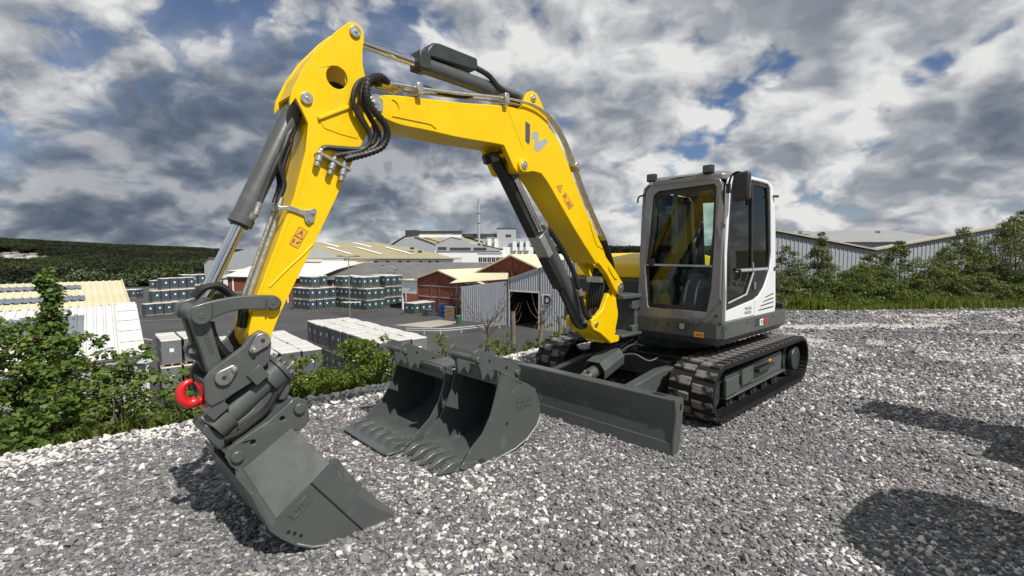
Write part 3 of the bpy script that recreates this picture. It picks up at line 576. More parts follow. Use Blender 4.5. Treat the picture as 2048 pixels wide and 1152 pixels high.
# ---- dozer blade
BX = 2.12
prof = [(BX+.015, .015), (BX-.005, .13), (BX-.03, .25), (BX-.035, .34), (BX-.012, .43), (BX, .455), (BX-.006, .468), (BX-.115, .468), (BX-.12, .455), (BX-.12, .40), (BX-.10, .39), (BX-.10, .445), (BX-.04, .442), (BX-.06, .34), (BX-.055, .25), (BX-.035, .13), (BX-.02, .015)]
bl = MB().py(prof, -1.12, 1.12).build('dozer_blade', 'grey', EX, bevel=.004)
endp = [(BX+.03, .0), (BX+.02, .13), (BX-.005, .25), (BX-.01, .36), (BX+.008, .445), (BX+.002, .47), (BX-.10, .475), (BX-.125, .46), (BX-.135, .40), (BX-.115, .25), (BX-.075, .06), (BX-.045, .0)]
for s_ in (1, -1): MB().py(endp, *sorted((1.12*s_, 1.142*s_)), [ring([(BX-.105, .35), (BX-.075, .35), (BX-.07, .40), (BX-.085, .43), (BX-.105, .42)], .9)]).build('end_plate', 'grey', bl, bevel=.004)
MB().py([(BX+.034, .004), (BX+.016, .105), (BX+.0, .105), (BX+.018, .004)], -1.119, 1.119).build('cutting_edge', 'grey', bl, bevel=.003)
for s_ in (1, -1):
    MB().pz([(BX-.06+.03*math.cos(R(a)), .955*s_+(.035 if math.sin(R(a))*s_ > 0 else -.035)*s_+.028*math.sin(R(a))) for a in range(0, 360, 20)], .4685, .4695).build('lifting_slot', 'black_plastic', bl)
    MB().py([(BX-.05, .36), (1.25, .47), (.75, .45), (.75, .28), (1.25, .25), (BX-.05, .12)], *sorted((.42*s_, .53*s_))).build('blade_arm', 'grey', EX, bevel=.012)
MB().py([(BX-.03, .42), (BX-.30, .33), (BX-.30, .10), (BX-.03, .05)], -.10, -.06).py([(BX-.03, .42), (BX-.30, .33), (BX-.30, .10), (BX-.03, .05)], .06, .10).build('cylinder_lug', 'grey', bl, bevel=.005)
p0, p1 = Vector((BX-.16, 0, .36)), Vector((.95, 0, .66)); pd = (p1-p0).normalized()
bcy = MB().cyl(p0, p0+pd*.50, .062, n=28).build('blade_cylinder', 'grey', EX, bevel=.003)
MB().cyl(p0+pd*.5, p1, .035, n=20).build('piston_rod', 'chrome', bcy)
MB().cyl(p0+pd*.12, p0+pd*.16, .067, n=28).build('cylinder_band', 'chrome', bcy)
# octagonal guard around the ram
yv = Vector((0, 1, 0)); zv_ = pd.cross(yv); zv_ = zv_ if zv_.z > 0 else -zv_; g0, g1 = p0+pd*.28, p0+pd*.66; vs = []
prof8 = [(-.11, -.10), (-.13, .0), (-.085, .085), (.085, .085), (.13, .0), (.11, -.10)]
for q, k in ((g0, 1), (g1, .92)):
    for kk in (1.0, .93): vs += [q+yv*a*k*kk+zv_*(b*k*kk+.02) for a, b in prof8]
fs = []
for i in range(5): fs += [(i, i+1, 12+i+1, 12+i), (6+i, 18+i, 18+i+1, 6+i+1), (i, 6+i, 6+i+1, i+1), (12+i, 12+i+1, 18+i+1, 18+i)]
fs += [(0, 12, 18, 6), (5, 11, 23, 17)]
MB().add(vs, fs).build('ram_guard', 'grey', bcy, smooth=20)
MB().tube(smooth_path([p0+pd*.66+Vector((0, .08, .02)), p0+pd*.8+Vector((0, .16, -.02)), (1.10, .28, .50), (.95, .36, .56), (.8, .40, .60)], 6), .012, 8).build('hydraulic_hose', 'hose', bcy)
MB().tube(smooth_path([p0+pd*.66+Vector((0, .02, .02)), (1.15, .10, .66), (.95, .16, .62), (.8, .2, .62)], 6), .016, 8).build('hydraulic_hose', 'hose', bcy)

# ================================================================ upper body
def plan(r, xf, yl, yr, n=26):
    """outline of the slewing platform: flat front, straight flanks, round tail"""
    pts = [(xf, yr+.05), (xf, yl-.06), (xf-.05, yl)]
    a0 = math.asin(min(.999, yl/r)); a1 = math.asin(min(.999, -yr/r))
    for i in range(n+1):
        a = math.pi-a0+(a0+a1)*i/n; pts.append((r*math.cos(a), r*math.sin(a)))
    return pts+[(xf-.05, yr)]
def loft(rings, cap=True):
    b = MB(); n = len(rings[0]); vs = [p for r_ in rings for p in r_]
    fs = [(k*n+i, k*n+(i+1) % n, (k+1)*n+(i+1) % n, (k+1)*n+i) for k in range(len(rings)-1) for i in range(n)]
    if cap: fs += [tuple(range(n-1, -1, -1)), tuple(range((len(rings)-1)*n, len(rings)*n))]
    return b.add(vs, fs)
def pr(s, dx=0): return plan(1.27-s, 1.03-s+dx, 1.035-s, -1.03+s)
body = loft([[(x, y, .735) for x, y in pr(.075)], [(x, y, .815) for x, y in pr(0)], [(x, y, .975) for x, y in pr(0)]]).build('upper_body', 'grey', EX, bevel=.006)
cw = plan(1.285, 0, 1.0, -1.0); cwp = [p for p in cw if p[0] < -.52]
MB().pz(cwp, .80, 1.06).build('counterweight', 'dark_grey', EX, bevel=.03, seg=3)
# bonnet and engine cover
hood = [(.80, 1.36), (.78, 1.52), (.60, 1.60), (.10, 1.655), (-.45, 1.66), (-.95, 1.60), (-1.12, 1.36)]
MB().py(hood, -1.0, .07).build('side_bonnet', 'yellow', EX, bevel=.03, seg=3)
hp = [p for p in plan(1.25, 0, .66, -.98) if p[0] < -.44]
MB().pz(hp, 1.062, 1.45).build('engine_cover', 'yellow', EX, bevel=.04, seg=3)
pn = MB().span((-.42, -1.0, .976), (.93, .07, 1.358)).build('side_panel', 'dark_grey', EX, bevel=.02)
# bracket holding the swing post
MB().span((.93, YC-.22, .765), (1.40, YC+.22, .80)).span((.93, YC-.20, 1.17), (1.36, YC+.2, 1.215)).span((.94, YC-.16, .80), (1.08, YC+.16, 1.17)).build('swing_bracket', 'grey', EX, bevel=.01)
MB().cyl((1.30, YC, .74), (1.30, YC, 1.24), .06).build('swing_pin', 'dark_grey', EX)
gr = [(.965, .74), (.965, 1.16), (1.14, 1.165), (1.15, 1.05), (1.03, 1.03), (1.02, .88), (1.13, .86), (1.12, .735)]
MB().py(gr, .03, .09).build('swing_guard', 'grey', EX, bevel=.012)
# details on the skirt
xf = 1.031
def decal_x(name, y0, y1, z0, z1, mat, par, t=.001): return MB().span((xf, y0, z0), (xf+t, y1, z1)).build(name, mat, par, smooth=0)
d = decal_x('warning_decal', .745, .845, .815, .868, 'decal_orange', body)
MB().py([(0, 0), (0, 0), (0, 0)], 0, 0) if False else None
for yy, w_, h_ in ((.765, .010, .028), (.785, .014, .016), (.805, .008, .03), (.825, .014, .012)): MB().span((xf+.0012, yy, .84-h_/2), (xf+.0018, yy+w_, .84+h_/2)).build('pictogram', 'decal_dark', d, smooth=0)
for i in range(4):
    decal_x('vent_slot', .555, .665, .865+.022*i, .875+.022*i, 'black_plastic', body, .002)
decal_x('maker_plate', .585, .64, .878, .935, 'zinc', body, .0035)
for y, z in ((.30, .92), (.33, .915), (.46, .915), (.69, .93), (.735, .92), (.78, .93)): MB().cyl((xf-.002, y, z), (xf+.003, y, z), .010, n=10).build('bolt', 'black_plastic', body)
yl = 1.0352
for i in range(4): MB().span((.09, yl, .865+.022*i), (.225-.01*i, yl+.002, .876+.022*i)).build('vent_slot', 'black_plastic', body, smooth=0)
text_obj('model_lettering', 'EZ', .092, 'decal_white', body, (.085, yl+.001, .866), (-1, 0, 0), (0, 0, 1), .0008, .003)
text_obj('model_lettering', '80', .092, 'decal_red', body, (-.065, yl+.001, .866), (-1, 0, 0), (0, 0, 1), .0008, .003)
for x, z in ((.95, .92), (.43, .93), (-.33, .93)): MB().cyl((x, yl-.003, z), (x, yl+.003, z), .011, n=10).build('bolt', 'black_plastic', body)
MB().span((1.0, yl-.004, .82), (1.004, yl+.001, .974)).build('panel_joint', 'black_plastic', body)

# ================================================================ cab
cab = empty('cab', (0, 0, 0)); cab.parent = EX
FO = [(.062, .975), (.070, 1.2), (.118, 2.30), (.14, 2.37), (.20, 2.395), (.86, 2.405), (.935, 2.39), (.962, 2.33), (1.02, 1.6), (1.03, 1.0), (1.02, .975)]
FW = [(.150, 1.526), (.172, 1.272), (.204, 1.085), (.22, 1.07), (.855, 1.075), (.868, 1.09), (.899, 1.312), (.909, 1.8), (.906, 2.31), (.88, 2.345), (.28, 2.325), (.225, 2.29), (.205, 2.24)]
def lean(x, z): return x-.055*max(0, z-1.0)/1.4
b = MB().ext(FO, lambda u, v, k: (lean(.965, v)+k, u, v), .06, [FW]); b.build('front_frame', 'shaded_silver', cab, bevel=.006)
b = MB().ext(FW, lambda u, v, k: (lean(.99, v)+k, u, v), .012, [ring(FW, .925)]); b.build('window_seal', 'black_plastic', cab)
b = MB(); b.ext(ring(FW, .965), lambda u, v, k: (lean(.994, v)+k, u, v), .005); b.build('windscreen', 'cab_glass', cab, smooth=0)
MB().span((.975, .155, 1.525), (.992, .895, 1.545)).build('windscreen_bar', 'decal_grey', cab)
SO = [(.945,.978),(1.0,1.6),(.962,2.30),(.935,2.375),(.87,2.42),(.765,2.443),(.351,2.462),(-.018,2.462),(-.13,2.44),(-.215,2.39),(-.25,2.30),(-.324,1.973),(-.419,1.069),(-.404,.978),(.215,.978)]
SW = [(.86,2.385),(.801,2.405),(.349,2.425),(-.05,2.42),(-.12,2.38),(-.175,2.05),(-.226,1.670),(-.194,1.482),(-.11,1.36),(-.040,1.283),(.096,1.198),(.232,1.161),(.935,1.090),(.955,1.671),(.915,2.25),(.89,2.35)]
MB().py(SO, .985, 1.025, [SW]).build('side_frame', 'white', cab, bevel=.008)
G1 = [(.835,2.345),(.40,2.385),(.375,2.36),(.300,1.505),(.70,1.505),(.715,1.63),(.745,1.665),(.84,1.69),(.865,1.72),(.862,2.20),(.855,2.32)]
G2 = [(.335,2.38),(-.03,2.378),(-.075,2.34),(-.135,2.0),(-.185,1.66),(-.172,1.52),(-.165,1.505),(.262,1.505)]
G3 = [(.86,1.43),(.70,1.46),(.30,1.46),(.27,1.44),(.43,1.235),(.86,1.17),(.885,1.18)]
door = MB().py(SW, .982, 1.012, [G1, G2, G3]).build('door_surround', 'black_plastic', cab, bevel=.003)
for g in (G1, G2, G3): MB().py(ring(g, 1.01), .990, .995).build('side_window', 'cab_glass', cab, smooth=0)
b = MB(); b.tube([(.885, 1.016, 1.165), (.43, 1.016, 1.228), (.262, 1.016, 1.45), (.285, 1.016, 1.56)], .010, 8); b.build('door_trim_strip', 'decal_grey', cab)
MB().span((-.17, 1.0, 1.47), (.85, 1.014, 1.50)).build('window_rail', 'decal_grey', cab, bevel=.004)
b = MB(); b.py([(.875, 1.70), (.745, 1.675), (.725, 1.62), (.73, 1.45), (.80, 1.36), (.87, 1.33)], 1.012, 1.022); b.build('latch_housing', 'black_plastic', cab, bevel=.006)
MB().tube([(.78, 1.03, 1.50), (.70, 1.05, 1.49), (.70, 1.05, 1.40), (.76, 1.03, 1.345)], .015, 8).build('door_handle', 'black_plastic', cab)
MB().span((.20, 1.012, 1.27), (.25, 1.03, 1.345)).build('door_lock', 'shaded_silver', cab, bevel=.006)
MB().span((.372, 1.012, 2.17), (.395, 1.03, 2.25)).build('window_catch', 'black_plastic', cab, bevel=.004)
for i, (xa, za, xb, zb) in enumerate(((-.062,1.160,-.327,1.188),(-.008,1.114,-.333,1.137),(.060,1.071,-.337,1.091),(.118,1.027,-.343,1.036))):
    MB().py([(xa, za), (xb, zb), (xb, zb+.014), (xa-.03, za+.012)], 1.0252, 1.027).build('vent_louvre', 'black_plastic', cab, smooth=0)
MB().span((.226, 1.0248, .985), (.230, 1.0258, 1.16)).build('door_gap', 'black_plastic', cab); MB().span((.23, 1.0248, .985), (.94, 1.0256, .992)).build('door_gap', 'black_plastic', cab)
text_obj('name_lettering', 'WACKER', .044, 'decal_dark', cab, (.485, 1.0255, 1.066), (-1, 0, -.03), (0, 0, 1), .0006, .0006)
text_obj('name_lettering', 'NEUSON', .044, 'decal_dark', cab, (.485, 1.0255, 1.022), (-1, 0, -.03), (0, 0, 1), .0006, .0006)
MB().cyl((-.33, 1.02, 1.48), (-.33, 1.033, 1.48), .025, n=16).build('rear_latch', 'black_plastic', cab, bevel=.004)
MB().cyl((-.20, 1.03, 2.30), (-.24, 1.07, 2.30), .014, n=10).build('hinge', 'black_plastic', cab)
# right wall, rear wall, roof, floor
RW = [(.87,2.345),(-.05,2.345),(-.15,2.28),(-.28,1.55),(.90,1.50),(.90,2.25)]
MB().py(SO, .075, .105, [[(.87,2.345),(.30,2.36),(.30,1.15),(.90,1.15),(.91,2.25)], [(.22,2.36),(-.08,2.345),(-.17,2.28),(-.30,1.45),(.22,1.45)]]).build('right_frame', 'shaded_silver', cab, bevel=.005)
MB().py([(.87,2.345),(-.05,2.345),(-.15,2.28),(-.28,1.45),(.26,1.45),(.27,1.15),(.90,1.15),(.90,2.25)], .088, .093).build('right_window', 'cab_glass', cab, smooth=0)
def rear(u, v, k):
    t = max(0.0, min(1.0, (v-1.0)/1.4)); return (-.40+.19*t+k, u, v)
RO = [(.11, .98), (.11, 2.40), (.98, 2.40), (.98, .98)]; RI = [(.20, 1.50), (.20, 2.28), (.89, 2.28), (.89, 1.50)]
MB().ext(RO, rear, .03, [RI]).build('rear_frame', 'black_plastic', cab)
MB().ext(ring(RI, 1.02), lambda u, v, k: (rear(u, v, k)[0]+.012, u, v), .005).build('rear_window', 'cab_glass', cab, smooth=0)
rf = [(.965, .16), (.975, .25), (.975, .85), (.955, .95), (.88, 1.0), (-.12, .99), (-.22, .93), (-.25, .80), (-.25, .30), (-.22, .18), (-.12, .10), (.88, .10)]
roof = loft([[(x, y, 2.385) for x, y in rf], [(x, y, 2.44) for x, y in rf], [(.37+(x-.37)*.93, .55+(y-.55)*.90, 2.475) for x, y in rf]]).build('cab_roof', 'shaded_silver', cab, bevel=.012)
MB().span((-.15, .16, 2.36), (.90, .94, 2.383)).build('roof_lining', 'black_plastic', cab)
for y in (.33, .46, .59, .72): MB().cyl((.90, y, 2.455), (.90, y, 2.478), .02, .012, 10).build('roof_bolt', 'black_plastic', cab)
MB().tube([(.955, .17, 2.425), (.965, .5, 2.44), (.955, .88, 2.44)], .012, 8).build('rain_gutter', 'black_plastic', cab)
for y in (.185, .815):
    l = MB().box((.96, y, 2.475+.02*(y > .5)), (.06, .105, .085)).build('work_light', 'black_plastic', cab, bevel=.014, seg=3)
    MB().box((.992, y, 2.475+.02*(y > .5)), (.006, .085, .065)).build('lens', 'decal_dark', l, bevel=.002); MB().span((.94, y-.02, 2.40), (.97, y+.05, 2.43)).build('light_foot', 'zinc', l)
MB().span((-.40, .10, .976), (.965, .985, 1.0)).build('cab_floor', 'black_plastic', cab)
MB().span((-.36, .11, 1.0), (-.12, .98, 1.22)).build('seat_box', 'black_plastic', cab, bevel=.02)
# mirrors
mr = MB().tube(smooth_path([(.99, 1.03, 2.30), (1.0, 1.06, 2.395), (1.02, 1.12, 2.425), (1.03, 1.17, 2.40), (1.03, 1.17, 2.32)], 6), .011, 8).span((.965, 1.015, 2.24), (1.01, 1.045, 2.33)).build('wing_mirror', 'black_plastic', cab, bevel=.003)
Mm = Matrix.Rotation(R(-28), 3, 'Z')
MB().box((1.03, 1.17, 2.285), (.06, .20, .27), Mm).build('mirror_housing', 'black_plastic', mr, bevel=.028, seg=3)
MB().box(Vector((1.03, 1.17, 2.285))+Mm @ Vector((-.031, 0, 0)), (.003, .17, .23), Mm).build('mirror_glass', 'chrome', mr)
mr2 = MB().tube(smooth_path([(.96, .11, 2.30), (.98, .04, 2.28), (.97, .02, 2.22)], 4), .010, 8).build('wing_mirror', 'black_plastic', cab)
MB().box((.80, .22, 2.17), (.05, .12, .19), Mm).build('mirror_housing', 'black_plastic', mr2, bevel=.025, seg=3)
MB().tube(smooth_path([(.985, 1.0, 1.93), (1.045, 1.01, 1.955), (1.055, 1.012, 1.90), (1.065, 1.012, 1.55), (1.065, 1.012, 1.27), (1.055, 1.012, 1.21), (.99, 1.0, 1.185)], 6), .013, 10).build('grab_handle', 'shaded_silver', cab)
b = MB(); b.ext([(.925, 1.95), (.985, 1.75), (.99, 2.12), (.945, 2.26)], lambda u, v, k: (lean(1.026, v)+k, u, v), .003); b.build('pillar_cover', 'decal_grey', cab)
for i in range(4): MB().span((1.027, .73, 1.015+.014*i), (1.030, .86, 1.021+.014*i)).build('vent_slot', 'decal_grey', cab, smooth=0)
for y, z in ((.10, 1.05), (.965, 1.045)): MB().cyl((1.02, y, z), (1.034, y, z), .013, n=10).build('bolt', 'black_plastic', cab)
# wiper
MB().tube([(1.0, .24, 2.25), (.995, .245, 1.9), (1.0, .20, 1.62)], .008, 6).span((.97, .19, 1.52), (1.0, .25, 1.60)).build('windscreen_wiper', 'black_plastic', cab)
# interior
seat = MB().box((.06, .57, 1.30), (.48, .46, .12)).build('operator_seat', 'seat_cloth', cab, bevel=.04, seg=3)
MB().box((-.19, .57, 1.66), (.12, .46, .62), Matrix.Rotation(R(-9), 3, 'Y')).build('backrest', 'seat_cloth', seat, bevel=.05, seg=3)
MB().box((-.25, .57, 2.07), (.09, .28, .20), Matrix.Rotation(R(-6), 3, 'Y')).build('headrest', 'seat_cloth', seat, bevel=.04, seg=3)
for s_ in (-1, 1):
    cs = MB().box((.22, .57+.30*s_, 1.33), (.55, .13, .16)).build('side_console', 'black_plastic', cab, bevel=.03)
    MB().tube([(.42, .57+.30*s_, 1.40), (.44, .57+.30*s_, 1.50), (.46, .57+.29*s_, 1.60)], [.035, .016, .024], 10).build('joystick', 'black_plastic', cs)
MB().tube([(.62, .19, 1.0), (.64, .20, 1.45)], .03, 8).box((.64, .22, 1.56), (.05, .18, .22), Matrix.Rotation(R(-12), 3, 'Y')).build('display_console', 'black_plastic', cab, bevel=.02)
MB().box((.72, .205, 1.18), (.30, .13, .36)).build('corner_trim', 'trim_grey', cab, bevel=.04, seg=3)
for y in (.50, .62): MB().tube(smooth_path([(.70, y, 1.0), (.78, y, 1.12), (.72, y, 1.30), (.66, y, 1.36)], 4), .011, 8).build('travel_lever', 'zinc', cab)
for y in (.46, .60): MB().box((.78, y, 1.05), (.16, .09, .02), Matrix.Rotation(R(25), 3, 'Y')).build('travel_pedal', 'black_plastic', cab)
MB().box((.30, .92, 1.25), (.7, .05, .45)).build('door_lining', 'black_plastic', cab, bevel=.02)

# ================================================================ loose buckets on the gravel
def loose_bucket(name, label, y0, y1, SP, teeth, tooth_len, lugy, flat):
    """digging bucket lying with its mouth forward; SP side profile (x,z) from tooth lip up to the lugs and round the back"""
    rt = empty(name, (2.087, 6.262, 0), HD, label, 'bucket')
    front, lug, back = SP
    prof_ = front+[lug[0]]+[lug[-1]]+back
    for y in (y1-.016, y0):
        MB().py(prof_, y, y+.016).build('side_plate', 'grey', rt, bevel=.003)
        MB().py([(x-.0, z) for x, z in front[:2]]+[(front[1][0]-.05, front[1][1]), (front[0][0]-.12, front[0][1])], y-.004, y+.02).build('side_cutter', 'grey', rt, bevel=.003)
    c = Vector((sum(p[0] for p in prof_)/len(prof_), sum(p[1] for p in prof_)/len(prof_)))
    inn = [tuple(c+(Vector(p)-c)*.965) for p in back]
    MB().py(back+inn[::-1], y0+.002, y1-.002).build('shell', 'grey', rt, bevel=.002)
    lx, lz = back[-1]; 
    MB().py([(front[0][0]+.05, .012), (front[0][0]+.0, .045), (lx-.06, .055), (lx-.10, .0), (front[0][0]+.03, .0)], y0, y1).build('lip_plate', 'grey', rt, bevel=.004)
    # mounting ears with hook openings and cross pins
    for yl_ in lugy:
        MB().py(lug, yl_-.014, yl_+.014).build('mounting_ear', 'grey', rt, bevel=.004)
    px_, pz_ = flat
    MB().ycyl(px_, pz_, lugy[0]-.03, lugy[1]+.034, .026, 20).build('cross_pin', 'grey', rt, bevel=.006)
    MB().ycyl(lug[-2][0]-.0+.05, lug[-2][1]-.02, lugy[0]-.03, lugy[1]+.034, .026, 20).build('cross_pin', 'grey', rt, bevel=.006)
    for hx, hz in ((px_-.125, pz_-.03), (px_-.31, pz_-.115)): MB().ycyl(hx, hz, lugy[1]+.0135, lugy[1]+.0155, .014, 12).build('ear_hole', 'black_plastic', rt)
    MB().py([(front[-1][0], front[-1][1]+.0), (front[-1][0]+.01, front[-1][1]+.03), (lug[-1][0], lug[-1][1]+.01), (lug[-1][0]-.02, lug[-1][1]-.04)], y0, y1).build('top_beam', 'grey', rt, bevel=.006)
    MB().py([(front[-1][0]+.015, front[-1][1]+.03), (front[-1][0]+.015, front[-1][1]-.10), (front[-1][0]-.02, front[-1][1]-.11), (front[-1][0]-.03, front[-1][1]+.0)], y0+.016, y1-.016).build('mouth_beam', 'grey', rt, bevel=.005)
    n = teeth
    for i in range(n):
        y = y0+.05+(y1-y0-.1)*i/(n-1); x0 = front[0][0]
        b_ = MB(); L = tooth_len; w1_, w2_ = .034, (.012 if L > .12 else .024)
        b_.add([(x0-.08, y-w1_, .085), (x0-.08, y+w1_, .085), (x0-.08, y-w1_, .02), (x0-.08, y+w1_, .02), (x0+L*.4, y-w1_, .088), (x0+L*.4, y+w1_, .088), (x0+L*.4, y-w1_, .012), (x0+L*.4, y+w1_, .012), (x0+L, y-w2_, .03), (x0+L, y+w2_, .03), (x0+L, y-w2_, .016), (x0+L, y+w2_, .016)],
               [(0, 1, 5, 4), (4, 5, 9, 8), (2, 6, 7, 3), (6, 10, 11, 7), (0, 4, 6, 2), (1, 3, 7, 5), (4, 8, 10, 6), (5, 7, 11, 9), (8, 9, 11, 10), (0, 2, 3, 1)])
        b_.build('tooth', 'worn_grey', rt, bevel=.005)
    return rt
paint('worn_grey', (.105, .113, .112), .32, metal=.25, var=.15, coat=.3, dirt=(.42, .43, .42), dirt_amt=.35)
F1 = [(3.576,.050),(3.50,.135),(3.354,.242),(3.27,.37),(3.215,.52),(3.188,.609),(3.166,.695)]
E1 = [(3.166,.690),(3.21,.63),(3.245,.70),(3.30,.645),(3.33,.76),(3.409,.843),(3.385,.89),(3.337,.903),(3.270,.874),(2.91,.715),(2.870,.670),(2.906,.565)]
K1 = [(2.906,.565),(2.858,.556),(2.762,.494),(2.714,.380),(2.695,.258),(2.740,.165),(2.857,.079),(3.00,.03),(3.20,.006),(3.41,.002)]
b1 = loose_bucket('digging_bucket', 'narrow grey digging bucket with pointed teeth on the gravel, in front of the blade', -.42, .17, (F1, E1, K1), 5, .18, (-.22, .09), (3.353, .826))
text_obj('embossed_lettering', 'WACKER', .042, 'grey', b1, (2.985, .171, .405), (-1, 0, -.02), (0, 0, 1), .003, .001); text_obj('embossed_lettering', 'NEUSON', .042, 'grey', b1, (2.985, .171, .362), (-1, 0, -.02), (0, 0, 1), .003, .001)
MB().py([(2.995, .45), (2.80, .445), (2.80, .348), (2.995, .352)], .17, .1735, [[(2.99, .445), (2.805, .44), (2.805, .353), (2.99, .357)]]).build('plate_border', 'grey', b1)
MB().tube([(x, .172, z-.001) for x, z in K1[4:]], .004, 6).build('worn_edge', 'bright_steel', b1)
MB().ycyl(3.098, .265, .1685, .171, .014, 12).build('drain_hole', 'black_plastic', b1)
MB().tube(smooth_path([(2.90, .1705, .565), (3.03, .1705, .52), (3.15, .1705, .38), (3.27, .1705, .16), (3.35, .1705, .01)], 5), .003, 6).build('weld_bead', 'grey', b1)
MB().py(ring([(3.40, .01), (3.42, .05), (3.56, .075), (3.60, .04), (3.55, .005)], 1.0), .170, .188).build('wear_shoe', 'worn_grey', b1, bevel=.004)
F2 = [(3.70,.050),(3.60,.10),(3.42,.235),(3.33,.36),(3.285,.47),(3.262,.56),(3.255,.64)]
E2 = [(x+.09, z-.055) for x, z in E1]
K2 = [(x+.09, z*.9) for x, z in K1]; K2[0] = (2.996, .51); E2[-1] = (2.996, .51)
b2 = loose_bucket('digging_bucket', 'wide grey bucket with broad flat lip, on the gravel behind the narrow toothed bucket', -1.30, -.46, (F2, E2, K2), 6, .10, (-1.08, -.84), (3.443, .771))
MB().pz([(3.60, -1.30), (3.82, -1.29), (3.85, -1.24), (3.87, -.52), (3.85, -.45), (3.60, -.44)], .014, .034).build('lip_blade', 'worn_grey', b2, bevel=.006)
MB().span((3.0, -.80, .62), (3.30, -.48, .66)).build('top_deck', 'grey', b2, bevel=.006)
# ================================================================ ground
rng = np.random.default_rng(11)
YARD = -6.8
RAISED = np.array([(-60, -48), (-4.1, 3.85), (-1.41, 6.16), (2.25, 10.2), (7.0, 14.2), (12, 18.0), (45, 21), (160, 30), (160, -80), (-60, -80)], float)
PAD = np.array([(-60, -48), (-4.1, 3.85), (-2.93, 4.78), (-1.41, 6.16), (.3, 8.07), (2.25, 10.2), (7.4, 13.9), (15, 14.6), (45, 15.5), (45, -30), (-60, -60)], float)
def sdist(poly, x, y):
    """signed distance to polygon, negative inside"""
    d = np.full(x.shape, 1e9); ins = np.zeros(x.shape, bool); n = len(poly)
    for i in range(n):
        a, b = poly[i], poly[(i+1) % n]; e = b-a; t = np.clip(((x-a[0])*e[0]+(y-a[1])*e[1])/(e@e), 0, 1)
        d = np.minimum(d, np.hypot(x-a[0]-t*e[0], y-a[1]-t*e[1]))
        c = ((a[1] > y) != (b[1] > y)) & (x < (b[0]-a[0])*(y-a[1])/(b[1]-a[1]+1e-12)+a[0]); ins ^= c
    return np.where(ins, -d, d)
def vnoise(x, y, s, seed=0):
    """cheap smooth value noise"""
    x = np.asarray(x, float)/s+seed*17.3; y = np.asarray(y, float)/s+seed*9.1
    xi, yi = np.floor(x), np.floor(y); fx, fy = x-xi, y-yi; fx = fx*fx*(3-2*fx); fy = fy*fy*(3-2*fy)
    def hsh(a, b): q = np.sin(a*127.1+b*311.7+seed*7.7)*43758.5453; return q-np.floor(q)
    return (hsh(xi, yi)*(1-fx)+hsh(xi+1, yi)*fx)*(1-fy)+(hsh(xi, yi+1)*(1-fx)+hsh(xi+1, yi+1)*fx)*fy
def sstep(a, b, x): t = np.clip((x-a)/(b-a), 0, 1); return t*t*(3-2*t)
def ground_z(x, y):
    x = np.asarray(x, float); y = np.asarray(y, float); d = sdist(RAISED, x, y)
    z = YARD*np.clip(d/9.0, 0, 1)-.25*sstep(0, 2, d)*(d < 9)
    z = np.where(d > 9, YARD, np.maximum(z, YARD))
    far = sstep(130, 210, np.hypot(x, y)*(x < 60))
    z = z-12*far*sstep(-20, -80, x*1.0)
    # wooded hills beyond the valley
    r = np.hypot(x, y); az = np.degrees(np.arctan2(x, y))
    prof = np.interp(az, [-80, -52, -46, -40, -34, -28, -24, -18, 20, 60], [34, 29, 23, 15, 9, 2, -2, -3, -3, 2])
    hill = (prof+8)*sstep(480, 1250, r)+2.5*(vnoise(x, y, 160, 2)-.5)*sstep(300, 800, r)
    return z+hill
xs = np.unique(np.concatenate([-np.geomspace(8, 2600, 60)[::-1], np.linspace(-8, 12, 61), np.geomspace(12, 2600, 60)]))
ys = np.unique(np.concatenate([np.linspace(-60, 0, 16), np.linspace(0, 24, 73), np.geomspace(24, 3000, 75)]))
gx, gy = np.meshgrid(xs, ys); gz = ground_z(gx, gy)
dpad = sdist(PAD, gx, gy); gz = gz-.035*(dpad < -.2)        # the pad lies above this sheet
nx_, ny_ = len(xs), len(ys); idx = np.arange(nx_*ny_).reshape(ny_, nx_)
m, t = new_mat('earth')
co = t.n('ShaderNodeTexCoord').outputs['Object']
c = t.ramp(t.noise(co, .9, 8, .65), [(.30, (.050, .046, .022)), (.5, (.060, .075, .022)), (.7, (.115, .10, .055))])
c = t.mix(t.smooth(t.noise(co, 7, 5), .5, .7), c, (.035, .045, .014))
t.n('ShaderNodeOutputMaterial', {0: t.n('ShaderNodeBsdfPrincipled', {'Base Color': c, 'Roughness': .95}).outputs[0]})
ground = mesh_np('ground', np.stack([gx, gy, gz], -1).reshape(-1, 3), np.stack([idx[:-1, :-1], idx[:-1, 1:], idx[1:, 1:], idx[1:, :-1]], -1).reshape(-1, 4), 'earth', smooth=True)
tag(ground, kind='structure')
# gravel pad: crushed stone sheet carrying the loose stones
m, t = new_mat('gravel_fines')
co = t.n('ShaderNodeTexCoord').outputs['Object']
vo = t.n('ShaderNodeTexVoronoi', {'Vector': co, 'Scale': 34.0, 'Randomness': 1.0})
vo2 = t.n('ShaderNodeTexVoronoi', {'Vector': co, 'Scale': 75.0})
pick = t.n('ShaderNodeSeparateColor', {0: vo.outputs['Color']})
patch = t.smooth(t.noise(co, .55, 5, .6), .40, .68)
c = t.ramp(t.math('SUBTRACT', pick.outputs[0], t.math('MULTIPLY', patch, .16)), [(0.0, (.085, .085, .092)), (.45, (.14, .14, .15)), (.66, (.19, .19, .20)), (.72, (.46, .45, .43)), (1.0, (.62, .61, .58))])
pale = t.n('ShaderNodeAttribute', attribute_name='fines', attribute_type='GEOMETRY').outputs['Fac']     # trodden chalky fines
c = t.mix(t.math('MULTIPLY', pale, t.smooth(t.noise(co, 6, 5), .3, .6, .45, .95)), c, (.52, .49, .455))
rust = t.smooth(t.noise(t.vmath('ADD', co, (5, 2, 0)), .8, 5, .6), .66, .74)
